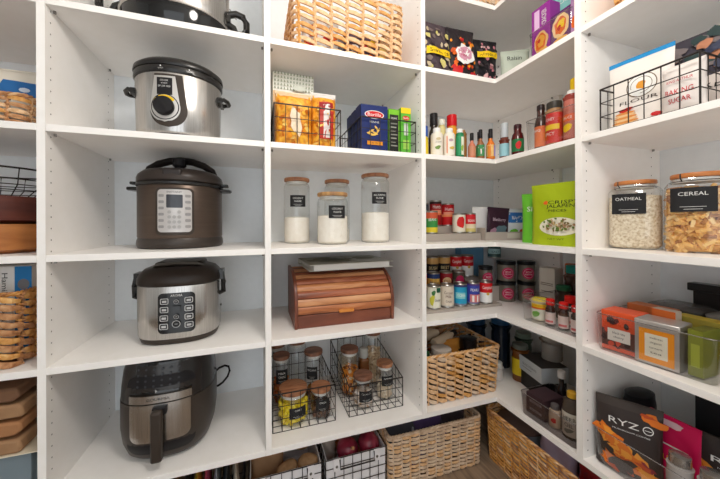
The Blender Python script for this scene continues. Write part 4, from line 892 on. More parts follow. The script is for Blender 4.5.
bk = single(MB().box(-.034, .020, -.035, .035, 0, .0745, GR), 'riser_block', 'grey block lifting the smaller black lidded jar', 'shelf riser', (1.142, .19, Z4))
clear_bin('clear plastic bin of red capped spice bottles by the right upright', (1.125, -.195, Z4), .20, .215, .10)
bottle('spice jar with white, yellow and green label at the front left of the spice bin', (1.085, -.125, Z4+.004), .030, .085, c(206, 190, 150, .3), c(236, 214, 60, .4), capk=.96, caph=.1, neck=.96, shoulder=.86, labm=c(226, 224, 206, .4), labz=(.06, .8), rot=-1.1, art=lambda m, S, r, h: (m.rect(S, -r, r, h*.62, h*.78, YEL, nu=6), m.rect(S, -r, r, h*.54, h*.62, ORA, nu=6), m.disc(S, -r*.3, h*.3, r*.5, h*.14, c(110, 170, 60), jag=.2, n=10), m.text(S, 'FOOD COLOR', 0, h*.7, h*.07, RED, width=r*1.5)), name='spice_jar', cat='jar', capn='lid')
for x, y, lab in [(1.065, -.182, 'red capped vanilla bottle nearest the white and yellow spice jar'), (1.065, -.232, 'red capped vanilla bottle in the middle of the spice bin'), (1.065, -.276, 'red capped vanilla bottle closest to the right upright'), (1.125, -.215, 'red capped bottle with dark top in the second row of the spice bin')]:
    bottle(lab, (x, y, Z4+.004), .0165 if x < 1.1 else .022, .098 if x < 1.1 else .112, c(60, 36, 30, .15), c(214, 34, 30, .35), capk=.85, caph=.22, neck=.7, shoulder=.62, labm=c(226, 206, 200, .4), labz=(.06, .5), rot=-1.2, name='spice_bottle', art=lambda m, S, r, h: m.rect(S, -r*.8, r*.8, h*.12, h*.2, c(206, 80, 80), nu=4))
carton('food_carton', 'white carton with fine grey print behind the spice bin', 'box', (1.25, -.045, Z4), .07, .05, .190, c(206, 200, 190, .6), lambda m, S, w, h: [m.rect(S, -w*.4, w*.4, h*k, h*(k+.02), c(130, 120, 110), nu=1, nv=1) for k in (.3, .45, .6, .64)], rot=-PI/2)
bottle('brown jar with orange lid behind the spice bin', (1.29, -.105, Z4), .025, .215, c(90, 54, 40, .2), c(196, 90, 40, .4), capk=.9, caph=.2, neck=.85, shoulder=.7, name='spice_jar', cat='jar', capn='lid')
bottle('jar with teal green lid behind the spice bin by the right upright', (1.245, -.150, Z4), .036, .215, c(66, 44, 34, .15), c(20, 130, 120, .35), capk=.86, caph=.14, neck=.84, shoulder=.78, name='spice_jar', cat='jar', capn='lid')
bottle('low jar with dark green lid in front of the teal lidded jar', (1.18, -.150, Z4+.004), .026, .135, c(60, 50, 40, .2), c(30, 90, 60, .4), capk=.95, caph=.14, neck=.9, shoulder=.8, name='spice_jar', cat='jar', capn='lid')
# ================= corner bay, board 5: basket, oils, bin
woven('woven_basket', 'large seagrass basket with open top on the lowest corner shelf', (.843, .185, Z5), .388, .31, .205, rows=9, spacing=.046, fat=.40, amp=.007, mats=(WK1, WK1, WK1, WK2, WKP), seed=5, slant=.46, stake=.0026)
def lying(name, lab, cat, loc, r, l, body, cap, rot, tilt=.1):
    root = thing(name, lab, cat, loc, 0); root.rotation_euler = (PI/2-tilt, 0, rot)
    MB().lathe([(r*.8, 0), (r, .006), (r, l*.7), (r*.5, l*.82), (r*.5, l*.86)], body, n=20).build('bottle_body', root)
    MB().lathe([(r*.6, l*.86), (r*.62, l*.87), (r*.6, l)], cap, n=16).build('bottle_cap', root)
lying('spice_grinder', 'black ended bottle lying on top of the seagrass basket contents', 'bottle', (.79, .17, Z5+.186), .024, .17, c(206, 186, 160, .3), c(24, 22, 24, .3), 1.9)
lying('cream_tube', 'cream coloured tube lying across the left side of the seagrass basket', 'bottle', (.70, .24, Z5+.192), .028, .19, c(214, 196, 170, .4), c(150, 110, 80, .4), 1.6)
bottle('dark green capped bottle at the left inside the seagrass basket', (.69, .10, Z5+.010), .032, .185, c(90, 80, 60, .2), c(40, 84, 56, .4), capk=.8, caph=.2, neck=.7, shoulder=.7)
bottle('black capped round jar at the right inside the seagrass basket', (.95, .13, Z5+.010), .040, .205, c(50, 44, 40, .2), c(22, 22, 26, .25), capk=.95, caph=.25, neck=.9, shoulder=.7, name='spice_jar', cat='jar', capn='lid')
bottle('clear plastic jar in the middle front of the seagrass basket', (.78, .10, Z5+.010), .045, .192, c(150, 140, 134, .1), c(196, 186, 176, .3), capk=.95, caph=.15, neck=.9, shoulder=.8, name='spice_jar', cat='jar', capn='lid')
pouch('snack_bag', 'amber snack packet inside the seagrass basket', 'snack bag', (.885, .17, Z5+.010), .15, .185, .05, c(206, 140, 60, .35), None, kind='pillow', seed=12)
bottle('amber jar with yellow label and pale lid beside the seagrass basket', (1.205, .075, Z5), .034, .175, c(120, 70, 26, .12), c(96, 100, 92, .3), capk=.96, caph=.12, neck=.9, shoulder=.82, labm=c(230, 200, 40, .4), labz=(.18, .62), rot=-.9, name='food_jar', cat='jar', capn='lid')
bottle('dark blue lidded jar at the back behind the seagrass basket', (1.150, .300, Z5), .045, .245, c(26, 40, 60, .12), c(30, 60, 90, .3), capk=.98, caph=.15, neck=.95, shoulder=.8, name='food_jar', cat='jar', capn='lid')
bottle('dark blue lidded jar next to the corner upright, behind the yellow labelled jar', (1.235, .22, Z5), .045, .262, c(26, 36, 50, .12), c(34, 70, 104, .3), capk=.98, caph=.15, neck=.95, shoulder=.8, name='food_jar', cat='jar', capn='lid')
bottle('green glass jar with pale green lid behind the yellow labelled jar', (1.290, .13, Z5), .036, .2, c(70, 84, 70, .12), c(110, 124, 110, .3), capk=.96, caph=.12, neck=.9, shoulder=.82, name='food_jar', cat='jar', capn='lid')
bottle('small white and pink labelled jar at the foot of the seagrass basket', (1.105, .115, Z5), .026, .085, c(206, 200, 196, .3), c(200, 200, 196, .4), capk=.9, caph=.2, neck=.9, shoulder=.7, name='food_jar', cat='jar', capn='lid')
bx = carton('tea_box', 'grey black box of small bottles below the white carton in the corner', 'box', (1.22, -.025, Z5), .14, .11, .07, c(40, 38, 38, .4), rot=-PI/2-.25)
carton('food_carton', 'low white carton with small dark print resting on the grey black box', 'box', (1.22, -.025, Z5+.072), .15, .12, .065, c(200, 206, 210, .5), lambda m, S, w, h: (m.text(S, 'GLASS STRAWS', -.0*w, h*.55, h*.16, c(90, 96, 104), width=w*.6), m.rect(S, -w*.3, w*.1, h*.3, h*.34, c(120, 124, 130), nu=1, nv=1)), rot=-PI/2-.25, topm=c(70, 66, 64))
bottle('clear grey canister on top of the white carton', (1.265, -.035, Z5+.1395), .040, .11, c(150, 146, 142, .12), c(160, 156, 150, .2), capk=.98, caph=.2, neck=.98, shoulder=.75, name='canister', cat='jar', capn='lid')
clear_bin('smoky clear bin of sauces on the lowest shelf at the right upright', (1.085, -.212, Z5), .175, .215, .085, mat=glassmat('smoky_plastic', (.62, .58, .58), 1.45, .08, 1.6))
carton('sauce_box', 'dark plum box with silver lettering inside the smoky bin', 'box', (1.075, -.150, Z5+.004), .075, .10, .078, c(70, 50, 56, .4), lambda m, S, w, h: [m.rect(S, -w*.3, w*.36, h*k, h*(k+.12), c(150, 136, 140), nu=1, nv=1) for k in (.2, .6)]+[m.text(S, 'VINEGAR', .03*w, h*.66, h*.07, DK, width=w*.5), m.text(S, 'BALSAMIC', .03*w, h*.26, h*.07, DK, width=w*.5)], rot=-PI/2)
bottle('small black soy sauce bottle with white cap standing in the smoky bin', (1.145, -.165, Z5+.004), .016, .165, c(30, 24, 26, .1), c(226, 226, 226, .4), capk=.8, caph=.16, neck=.5, shoulder=.6)
bottle('little shaker with speckled filling in the middle of the smoky bin', (1.045, -.213, Z5+.004), .019, .082, c(190, 170, 150, .3), c(90, 84, 84, .4), capk=.7, caph=.2, neck=.7, shoulder=.7, name='spice_shaker', labm=c(196, 176, 150, .4), labz=(.1, .5), art=lambda m, S, r, h: m.disc(S, 0, h*.35, r*.5, h*.1, RED, jag=.3, n=8), rot=-1.2)
bottle('glass jar with cream paper label and gold cap at the front of the smoky bin', (1.05, -.270, Z5+.004), .029, .158, c(70, 60, 52, .12), c(206, 160, 50, .3), capk=.5, caph=.12, neck=.6, shoulder=.8, labm=c(196, 190, 176, .5), labz=(.08, .58), rot=-1.3, name='food_jar', cat='jar', capn='lid', art=lambda m, S, r, h: (m.text(S, 'HERB', 0, h*.46, h*.08, DK, width=r*1.3), m.text(S, 'OIL', 0, h*.32, h*.08, DK, width=r*.9), m.disc(S, 0, h*.2, r*.5, h*.05, c(120, 120, 110), jag=.4, n=10)))
bottle('black jar with a yellow lid ring behind the smoky bin', (1.255, -.20, Z5), .040, .150, c(30, 26, 24, .12), c(190, 160, 30, .3), capk=.9, caph=.14, neck=.9, shoulder=.8, name='food_jar', cat='jar', capn='lid')
bottle('dark vinegar bottle between the smoky bin and the black jar', (1.195, -.275, Z5), .02, .17, c(30, 24, 22, .1), DK, capk=.6, caph=.15, neck=.5, shoulder=.6)
# ================= right bay
wire_basket('black wire basket holding the flour bags on the upper right shelf', (1.095, -.497, Z2), .205, .20, .125, rot=-PI/2, sp=.035, nz=3)
def flour1(m, S, w, h):
    BR = c(120, 100, 80)
    m.disc(S, .06*w, h*.56, w*.24, w*.24, BR, n=30); m.disc(S, .06*w, h*.56, w*.225, w*.225, WT, n=30); m.disc(S, .06*w, h*.56, w*.17, w*.17, BR, n=30); m.disc(S, .06*w, h*.56, w*.16, w*.16, WT, n=30)
    m.disc(S, .06*w, h*.56, w*.07, w*.09, c(220, 150, 50), jag=.2, n=12)
    m.text(S, 'FLOUR', .02*w, h*.36, h*.05, c(70, 60, 54), width=w*.6)
    for k in range(6): m.disc(S, -.18*w, h*(.06+.03*k), w*.24-k*.002, h*.018, c(226, 150, 80) if k % 2 else c(240, 200, 150), n=14)
    m.disc(S, -.16*w, h*.255, w*.12, h*.03, c(206, 50, 40), jag=.3, n=10)
    m.disc(S, .3*w, h*.10, w*.08, h*.03, RED, n=8)
pouch('flour_bag', 'tall white flour bag with blue top strip and pancake picture in the wire basket', 'flour bag', (1.068, -.452, Z2+.003), .142, .205, .045, c(236, 230, 224, .45), flour1, rot=-PI/2+.12, top=c(40, 140, 200, .4), topk=.955, wr=.0012, seed=2)
pouch('flour_bag', 'low white baking bag with red lettering at the right of the wire basket', 'flour bag', (1.030, -.558, Z2+.003), .080, .118, .045, c(234, 226, 222, .45), lambda m, S, w, h: (m.text(S, 'KING ARTHUR', 0, h*.66, h*.06, c(196, 60, 70), width=w*.6), m.text(S, 'BAKING', 0, h*.42, h*.11, c(206, 40, 50), width=w*.62), m.text(S, 'SUGAR', 0, h*.24, h*.1, c(206, 40, 50), width=w*.5)), rot=-PI/2, kind='pillow', wr=.0015, seed=7)
def camo(m, S, w, h):
    R = random.Random(3)
    for i in range(44): m.disc(S, R.uniform(-.42, .42)*w, R.uniform(.5, .97)*h, w*.08, h*.055, R.choice([c(60, 64, 84), c(190, 130, 100), c(52, 70, 70), c(120, 110, 110)]), jag=.3, n=9, seed=i)
    m.rect(S, -w*.45, w*.45, h*.1, h*.46, c(206, 196, 190), nu=6); m.text(S, 'MIXED', 0, h*.34, h*.08, DK, width=w*.5)
pouch('snack_bag', 'dark patterned bag with navy and brown shapes behind the flour bags', 'snack bag', (1.16, -.560, Z2+.003), .175, .230, .05, c(70, 66, 76, .4), camo, rot=-PI/2+.1, wr=.003, seed=5)
pouch('snack_bag', 'black and grey bag with green corner at the far right behind the wire basket', 'snack bag', (1.20, -.72, Z2), .16, .25, .06, c(60, 58, 64, .4), lambda m, S, w, h: (m.rect(S, -w*.4, w*.4, h*.9, h*.97, c(110, 170, 90), nu=4), camo(m, S, w, h)), rot=-PI/2+.15, wr=.003, seed=6)
OATC = [c(226, 212, 188, .8), c(206, 188, 160, .8), c(238, 228, 208, .8)]
jar('square oatmeal jar with orange wood lid and wire clasp, left of the cereal jar', (1.143, -.400, Z3), .061, .213, lid=LIDORANGE, lidh=.014, lidk=.80, lines=('OATMEAL',), p=3.4, rot=-1.16, fill=OATS, fillh=.83, filln='oats', filllabel='rolled oats filling the square oatmeal jar', lab=(.072, .062, .655), labu=-.010, neck=.74, bail=True)
CER = [c(226, 176, 104, .7), c(238, 196, 126, .7), c(206, 150, 84, .7), c(242, 208, 150, .7), c(236, 186, 110, .7), c(170, 116, 70, .7)]
jar('square cereal jar with orange wood lid at the right edge of the frame', (1.148, -.534, Z3), .0625, .215, lid=LIDORANGE, lidh=.014, lidk=.82, lines=('CEREAL',), p=3.4, rot=-1.12, fill=CER[0], fillh=.86, filln='cereal', filllabel='square golden cereal pieces in the cereal jar', fillgeo=pebbles(CER, .0135, 380, 12, True), lab=(.076, .064, .66), labu=-.012, neck=.78, bail=True)
# tea bin
clear_bin('clear plastic bin full of tea tins on the right shelf', (1.110, -.482, Z4), .245, .19, .112, rot=-PI/2+.10)
def tin(lab, loc, w, d, h, col, art, lidc, rot, name='tea_tin'):
    r = thing(name, lab, 'tea tin', loc, rot)
    m = MB().box(-w/2, w/2, -d/2, d/2, 0, h*.86, col); S = flat(-d/2); art(m, S, w, h*.86); m.build('tin_body', r, smooth=0)
    MB().box(-w/2-.0015, w/2+.0015, -d/2-.0015, d/2+.0015, h*.86+.0003, h, lidc).build('lid', r, bevel=.0025)
    return r
def tea1(m, S, w, h):
    R = random.Random(4)
    m.rect(S, -w*.5, w*.5, h*.12, h*.62, c(96, 60, 56), nu=1, nv=1)
    for i in range(14): m.disc(S, R.uniform(-.42, .42)*w, R.uniform(.1, .95)*h, w*.09, h*.09, R.choice([c(90, 34, 34), c(226, 196, 190), c(60, 40, 40), c(206, 80, 60)]), jag=.3, n=8, seed=i)
    m.rect(S, -w*.3, w*.36, h*.30, h*.66, c(226, 220, 210), nu=1, nv=1); m.text(S, 'black tea', .03*w, h*.55, h*.07, DK, width=w*.36); m.text(S, 'cherry', .03*w, h*.42, h*.06, DK, width=w*.3)
def tea2(m, S, w, h):
    m.rect(S, -w*.40, w*.40, h*.06, h*.94, c(240, 150, 30, .4), nu=1, nv=1); m.rect(S, -w*.26, w*.26, h*.2, h*.82, c(232, 226, 206), nu=1, nv=1)
    for k, t in enumerate(('wellness', 'organic', 'turmeric', 'tea')): m.text(S, t, 0, h*(.72-.13*k), h*.055, c(90, 80, 70), width=w*(.3-.03*(k % 2)))
tin('red orange tea tin with cherry pictures and white label, left in the tea bin', (1.068, -.412, Z4+.004), .080, .075, .118, c(222, 84, 46, .35), tea1, c(226, 90, 50, .35), -PI/2+.12)
tin('silver tea tin with orange and cream square label in the middle of the tea bin', (1.062, -.500, Z4+.004), .086, .075, .118, c(196, 190, 186, .3, .7), tea2, c(206, 202, 198, .3, .7), -PI/2+.12)
carton('tea_box', 'orange and black tea box lying across the tins at the back', 'box', (1.165, -.43, Z4+.004), .10, .05, .128, c(196, 110, 60, .5), rot=-PI/2, topm=c(200, 120, 70))
carton('tea_box', 'small white and orange tea box standing behind the silver tin', 'box', (1.125, -.480, Z4+.004), .05, .028, .135, c(226, 210, 196, .5), lambda m, S, w, h: m.rect(S, -w/2, w/2, h*.84, h, c(214, 110, 50), nu=1, nv=1), rot=-PI/2)
carton('tea_box', 'olive green tea packet at the right end of the tea bin', 'box', (1.085, -.568, Z4+.004), .026, .075, .115, c(122, 128, 44, .5), lambda m, S, w, h: m.rect(S, -w*.3, w*.3, h*.2, h*.7, c(160, 168, 60), nu=1, nv=1), rot=-PI/2, topm=c(110, 110, 40))
carton('tea_box', 'yellow topped tea box behind the silver tin in the tea bin', 'box', (1.165, -.535, Z4+.004), .09, .04, .122, c(176, 160, 70, .5), rot=-PI/2, topm=c(214, 190, 70))
clear_bin('second clear bin at the right edge with dark tea bags inside', (1.13, -.705, Z4), .14, .17, .10, rot=-PI/2)
pouch('tea_pouch', 'yellow and grey tea pouch just inside the second clear bin', 'tea pouch', (1.085, -.675, Z4+.004), .05, .12, .025, c(230, 180, 30, .4), None, rot=-PI/2, kind='pillow', seal=False)
pouch('tea_pouch', 'dark tea pouch with lime spot in the second clear bin', 'tea pouch', (1.085, -.73, Z4+.004), .06, .115, .03, c(60, 56, 56, .4), lambda m, S, w, h: m.disc(S, 0, h*.4, w*.3, h*.2, c(170, 180, 40), jag=.2, n=10), rot=-PI/2, kind='pillow', seal=False)
pouch('tea_pouch', 'orange tea pouch at the back of the second clear bin', 'tea pouch', (1.16, -.70, Z4+.004), .10, .135, .03, c(226, 120, 40, .4), None, rot=-PI/2, kind='pillow', seal=False)
g = thing('food_container', 'grey clear lidded container behind the tea tins', 'container', (1.265, -.45, Z4)); MB().lathe([(.05, 0), (.056, .01), (.06, .115)], c(120, 116, 112, .15), n=32, p=4).build('container_body', g); MB().lathe([(.063, .1155), (.064, .128), (.05, .135)], c(90, 88, 86, .25), n=32, p=4).build('lid', g)
g = thing('food_container', 'clear grey container with pale contents to the right behind the tea tins', 'container', (1.25, -.58, Z4)); MB().lathe([(.05, 0), (.055, .01), (.058, .12)], c(150, 146, 142, .15), n=32, p=4).build('container_body', g); MB().lathe([(.061, .1205), (.062, .13), (.05, .136)], c(130, 128, 124, .25), n=32, p=4).build('lid', g)
g = thing('slatted_rack', 'flat black slatted rack leaning behind the containers on the tea shelf', 'rack', (1.335, -.60, Z4), -PI/2)
MB().box(-.15, .10, -.010, .010, 0, .175, c(34, 32, 32, .35)).build('rack_panel', g, bevel=.003)
MB().box(-.155, .105, -.03, .010, .1755, .20, c(26, 26, 26, .3)).build('rack_lip', g, bevel=.003)
# lowest right: coffee pouches
CHAR = c(60, 52, 50, .42)
def lion(m, S, w, h):
    OR1, OR2, OR3 = c(226, 120, 40, .5), c(240, 160, 60, .5), c(196, 80, 40, .5)
    R = random.Random(9)
    for i in range(8): m.disc(S, (-.36+.09*i)*w, h*(.50-.055*i), w*.19, h*.10, [OR1, OR2][i % 2], jag=.45, n=16, seed=i, rot=-.7)
    for i in range(10): m.disc(S, R.uniform(-.35, .3)*w, R.uniform(.03, .22)*h, w*.12, h*.035, R.choice([OR3, c(150, 50, 60), OR1]), jag=.5, n=12, seed=i+20, rot=-.6)
    m.disc(S, -.08*w, h*.14, w*.2, h*.09, CHAR, jag=.4, n=12)
    m.disc(S, .36*w, h*.86, w*.16, h*.07, OR1, jag=.4, n=16, seed=2, rot=-.3); m.disc(S, .30*w, h*.90, w*.10, h*.03, OR3, jag=.5, n=16, seed=4)
    m.text(S, 'RYZ', -.07*w, h*.72, h*.085, WT, width=w*.46); m.disc(S, .29*w, h*.72, w*.078, w*.078, WT, n=22); m.disc(S, .29*w, h*.72, w*.063, w*.063, CHAR, n=22); m.rect(S, .24*w, .34*w, h*.716, h*.724, WT, nu=2, nv=1)
    m.text(S, 'MUSHROOM COFFEE', .04*w, h*.62, h*.018, WT, width=w*.56)
clear_bin('clear bin holding the charcoal coffee pouches on the lowest right shelf', (1.12, -.560, Z5), .42, .20, .11, rot=-PI/2)
pouch('coffee_pouch', 'charcoal coffee pouch with orange mane artwork, nearest the right upright', 'coffee pouch', (1.066, -.420, Z5+.004), .146, .206, .045, CHAR, lion, rot=-PI/2+.5, wr=.001, seed=1, top=c(70, 62, 58, .4))
pouch('coffee_pouch', 'second charcoal coffee pouch at the right edge of the frame', 'coffee pouch', (1.175, -.605, Z5+.004), .19, .175, .045, CHAR, lion, rot=-PI/2+.25, wr=.001, seed=3)
pouch('gummy_pouch', 'hot pink and magenta pouch between the two charcoal coffee pouches', 'pouch', (1.125, -.495, Z5+.004), .105, .190, .03, c(206, 24, 84, .35), lambda m, S, w, h: (m.disc(S, -.1*w, h*.92, w*.3, h*.05, c(226, 190, 196), jag=.2, n=12), m.text(S, 'GUMMY', 0, h*.42, h*.08, c(240, 180, 60), width=w*.6), m.rect(S, -.3*w, .3*w, h*.6, h*.62, WT, nu=2, nv=1)), rot=-PI/2, kind='stand', wr=.0015)
for y, lab in ((-.535, 'frosted shaker bottle with steel cap in front of the pink pouch'), (-.592, 'second frosted bottle with steel cap to the right of the first')):
    bottle(lab, (1.058, y, Z5+.004), .0255, .140, c(176, 170, 166, .15), c(170, 166, 162, .25, .8), capk=.8, caph=.17, neck=.75, shoulder=.78, name='shaker_bottle')
g = thing('travel_mug', 'black rounded container rising behind the first charcoal coffee pouch', 'container', (1.175, -.392, Z5)); MB().lathe([(.05, 0), (.055, .01), (.055, .17), (.05, .195)], DK, n=32, sy=.6).build('container_body', g); MB().lathe([(.051, .1955), (.05, .205), (.03, .213)], c(22, 22, 24, .35), n=32, sy=.6).build('lid', g)
single(MB().box(-.04, .04, -.012, .012, 0, .255, c(40, 40, 42, .3)), 'storage_case', 'small black case with rounded corners under the tea shelf', 'case', (1.27, -.52, Z5), -PI/2, bevel=.004)
for i, (dy, col) in enumerate([(-.66, c(60, 110, 116, .4)), (-.70, c(80, 76, 78, .4)), (-.74, c(120, 130, 134, .4))]):
    carton('notebook_box', ['thin teal edged carton behind the second coffee pouch', 'dark grey carton behind the second coffee pouch', 'pale grey carton at the far right behind the second coffee pouch'][i], 'box', (1.29, dy+.03, Z5), .034, .12, .245-.01*i, col, rot=-PI/2)
# ================= bottom row on the floor
woven('woven_basket', 'pale seagrass floor basket with square weave under the corner basket', (.725, .175, 0), .445, .25, .215, rows=13, spacing=.040, fat=.42, amp=.006, mats=(WKP, WKP, WK1), seed=8, slant=.10, taper=.98, stake=.0035)
woven('woven_basket', 'long golden reed floor basket along the right wall', (1.185, -.27, 0), .70, .36, .226, rot=-PI/2, rows=15, spacing=.040, fat=.40, amp=.005, mats=(WK2, WK2, WK3, WK1), seed=9, slant=.25, taper=.97, stake=.002)
for i, (x, y, w_, h_, col, lab) in enumerate([(.60, .13, .17, .225, c(70, 72, 80, .3), 'grey foil packet at the left in the pale floor basket'), (.72, .12, .16, .23, c(74, 58, 96, .3), 'purple packet in the middle of the pale floor basket'), (.84, .12, .15, .235, c(48, 44, 50, .3), 'black packet at the right in the pale floor basket'), (.66, .22, .2, .235, c(90, 96, 104, .3), 'blue grey packet at the back of the pale floor basket')]):
    pouch('snack_bag', lab, 'snack bag', (x, y, .008), w_, h_, .05, col, splat([c(110, 100, 130), c(150, 150, 160), c(60, 56, 70)], 6, i+40), kind='pillow', seed=i+20, wr=.004)
g = thing('cooking_pot', 'grey round pot with glass lid inside the long reed basket', 'pot', (1.12, .00, .010)); MB().lathe([(.07, 0), (.085, .01), (.088, .17)], c(140, 150, 160, .3, .4), n=36).build('pot_body', g); MB().lathe([(.09, .1705), (.091, .176), (.07, .19), (.012, .2), (.012, .22), (0, .222)], c(110, 90, 84, .2), n=36).build('lid', g)
pouch('snack_bag', 'pale violet plastic bag in the middle of the long reed basket', 'snack bag', (1.12, -.17, .010), .14, .225, .07, c(180, 164, 186, .2), None, rot=-PI/2, kind='pillow', seed=31, wr=.005)
pouch('snack_bag', 'dark plum packet standing in the middle of the long reed basket', 'snack bag', (1.19, -.22, .010), .16, .25, .05, c(80, 40, 60, .3), None, rot=-PI/2+.2, kind='pillow', seed=32, wr=.004)
pouch('snack_bag', 'glossy dark red bag at the near end of the long reed basket', 'snack bag', (1.11, -.335, .010), .16, .235, .08, c(140, 24, 34, .2), splat([c(190, 60, 70), c(110, 14, 24)], 8, 50), rot=-PI/2, kind='pillow', seed=33, wr=.005)
pouch('snack_bag', 'grey clear bag behind the pot in the long reed basket', 'snack bag', (1.25, -.06, .010), .2, .22, .06, c(150, 156, 156, .15), None, rot=-PI/2, kind='pillow', seed=34, wr=.005)
def linedwire(lab, loc, w, d, h, rot=0):
    root = thing('lined_wire_basket', lab, 'basket', loc, rot)
    L_ = MB(); t = .003; FA = c(232, 230, 232, .8)
    L_.box(-w/2+.004, w/2-.004, -d/2+.004, d/2-.004, .003, .006, FA)
    L_.box(-w/2+.004, w/2-.004, -d/2+.004, -d/2+.004+t, .006, h-.002, FA).box(-w/2+.004, w/2-.004, d/2-.004-t, d/2-.004, .006, h-.002, FA)
    L_.box(-w/2+.004, -w/2+.004+t, -d/2+.007, d/2-.007, .006, h-.002, FA).box(w/2-.004-t, w/2-.004, -d/2+.007, d/2-.007, .006, h-.002, FA)
    L_.build('cloth_liner', root, bevel=.001)
    g_ = MB(); cor = [(-w/2, -d/2), (w/2, -d/2), (w/2, d/2), (-w/2, d/2)]
    nz = max(2, round(h/.035))
    for k in range(nz+1): g_.tube([(x, y, .003+(h-.003)*k/nz) for x, y in cor], .0022 if k == nz else .0016, WIRE, closed=True, n=5)
    for i in range(1+round(w/.035)):
        x = -w/2+w*i/round(w/.035)
        for y in (-d/2, d/2): g_.tube([(x, y, .002), (x, y, h)], .0014, WIRE, n=5)
    for i in range(1+round(d/.035)):
        y = -d/2+d*i/round(d/.035)
        for x in (-w/2, w/2): g_.tube([(x, y, .002), (x, y, h)], .0014, WIRE, n=5)
    g_.build('wire_frame', root)
    hd = MB(); hd.tube([(-w*.28, -d/2-.004, h-.004), (-w*.28, -d/2-.010, h-.036), (w*.28, -d/2-.010, h-.036), (w*.28, -d/2-.004, h-.004)], .0026, WIRE, n=8); hd.build('handle', root)
    for s in (-1, 1):
        sn = MB(); sn.box(s*w*.33-.013, s*w*.33+.013, -d/2-.0035, -d/2-.0022, h-.045, h+.001, FA); sn.lathe([(.005, 0), (.005, .0015), (0, .002)], STEELD, n=12, M=Matrix.Translation((s*w*.33, -d/2-.0036, h-.028)) @ Matrix.Rotation(PI/2, 4, 'X'))
        sn.build('liner_tab', root)
linedwire('white cloth lined wire basket of potatoes on the floor', (.100, .20, 0), .262, .28, .178)
linedwire('white cloth lined wire basket of onions on the floor, beside the pale woven basket', (.368, .20, 0), .250, .28, .178)
POT = noisemat('potato_skin', [(146, 108, 72), (176, 138, 98), (190, 154, 114)], nscale=30, rough=.7, bump=.5)
POTS = noisemat('sweet_potato_skin', [(160, 92, 60), (190, 116, 78)], nscale=25, rough=.6, bump=.4)
def potato(x, y, z, a, b, cc, rz, lab, mat=POT, seed=1):
    R = random.Random(seed); p1, p2 = R.uniform(0, 6), R.uniform(0, 6); m = MB(); V = []; F = []; nu, nv = 20, 12
    for j in range(nv+1):
        th = PI*j/nv
        for i in range(nu):
            ph = 2*PI*i/nu; k = 1+.07*math.sin(2*ph+p1)*math.sin(th)+.06*math.sin(3*th+p2)+.04*math.cos(3*ph+p2)*math.sin(th)
            V.append((a*k*math.sin(th)*math.cos(ph), b*k*math.sin(th)*math.sin(ph), cc*k*math.cos(th)))
    for j in range(nv):
        for i in range(nu): q = (i+1) % nu; F.append((j*nu+i, (j+1)*nu+i, (j+1)*nu+q, j*nu+q))
    m.add(V, F, mat); single(m, 'potato', lab, 'potato', (x, y, z), rz, smooth=80)
potato(.105, .100, .150, .040, .03, .028, .3, 'brown potato at the front left of its lined basket', seed=1)
potato(.182, .105, .152, .042, .03, .03, -.2, 'brown potato at the front right of its lined basket', seed=2)
potato(.175, .185, .190, .036, .034, .042, .2, 'upright potato leaning at the right of the potato basket', seed=3)
potato(.145, .25, .150, .038, .03, .03, .9, 'brown potato in the second row of the potato basket', seed=4)
pouch('paper_bag', 'open kraft paper bag bulging at the left of the potato basket', 'paper bag', (.035, .175, .012), .13, .225, .12, KRAFT, None, rot=.1, kind='stand', seed=61, wr=.004)
for i in range(3):
    potato(.06+.06*i, .15, .07, .04, .034, .03, i, ['potato low at the left under the others in its basket', 'potato low in the middle under the others in its basket', 'potato low at the right under the others in its basket'][i], seed=10+i)
ONR = noisemat('red_onion_skin', [(96, 22, 44), (134, 36, 56), (160, 70, 86)], scale=(1, 1, .2), nscale=22, rough=.28)
ONY = noisemat('yellow_onion_skin', [(176, 104, 50), (206, 134, 76)], scale=(1, 1, .2), nscale=22, rough=.35)
def onion(x, y, z, r, mat, lab, tilt):
    o = thing('onion', lab, 'onion', (x, y, z), 0, None, tilt)
    MB().lathe([(0, -r*.92), (r*.35, -r*.88), (r*.8, -r*.55), (r, 0), (r*.86, r*.5), (r*.45, r*.85), (r*.14, r*1.0)], mat, n=28).build('bulb', o, smooth=80)
    MB().lathe([(r*.14, r*.98), (r*.1, r*1.15), (r*.13, r*1.3)], c(180, 130, 90, .7), n=8).build('dry_tip', o)
    MB().lathe([(r*.13, -r*.99), (r*.15, -r*.91)], c(206, 180, 140, .8), n=8).build('root_tuft', o)
onion(.345, .115, .160, .045, ONR, 'dull red onion at the left front of the onion basket', (.9, .3))
onion(.437, .115, .163, .045, ONR, 'shiny dark red onion at the right front of the onion basket', (-.4, .3))
onion(.355, .200, .200, .038, ONY, 'golden brown onion behind the dull red onion', (.4, 0))
onion(.440, .205, .202, .038, ONY, 'golden brown onion behind the shiny red onion', (-.5, .2))
for i, (x, y) in enumerate(((.36, .16), (.43, .16), (.37, .25))): onion(x, y, .072, .04, ONY, ['golden onion buried at the left of the onion basket', 'golden onion buried at the right of the onion basket', 'golden onion buried at the back of the onion basket'][i], (0, .3))
pouch('paper_bag', 'pale crumpled paper bag at the left inside the onion basket', 'paper bag', (.285, .20, .008), .07, .225, .05, c(196, 186, 176, .7), None, rot=.2, kind='pillow', seed=62, wr=.005)
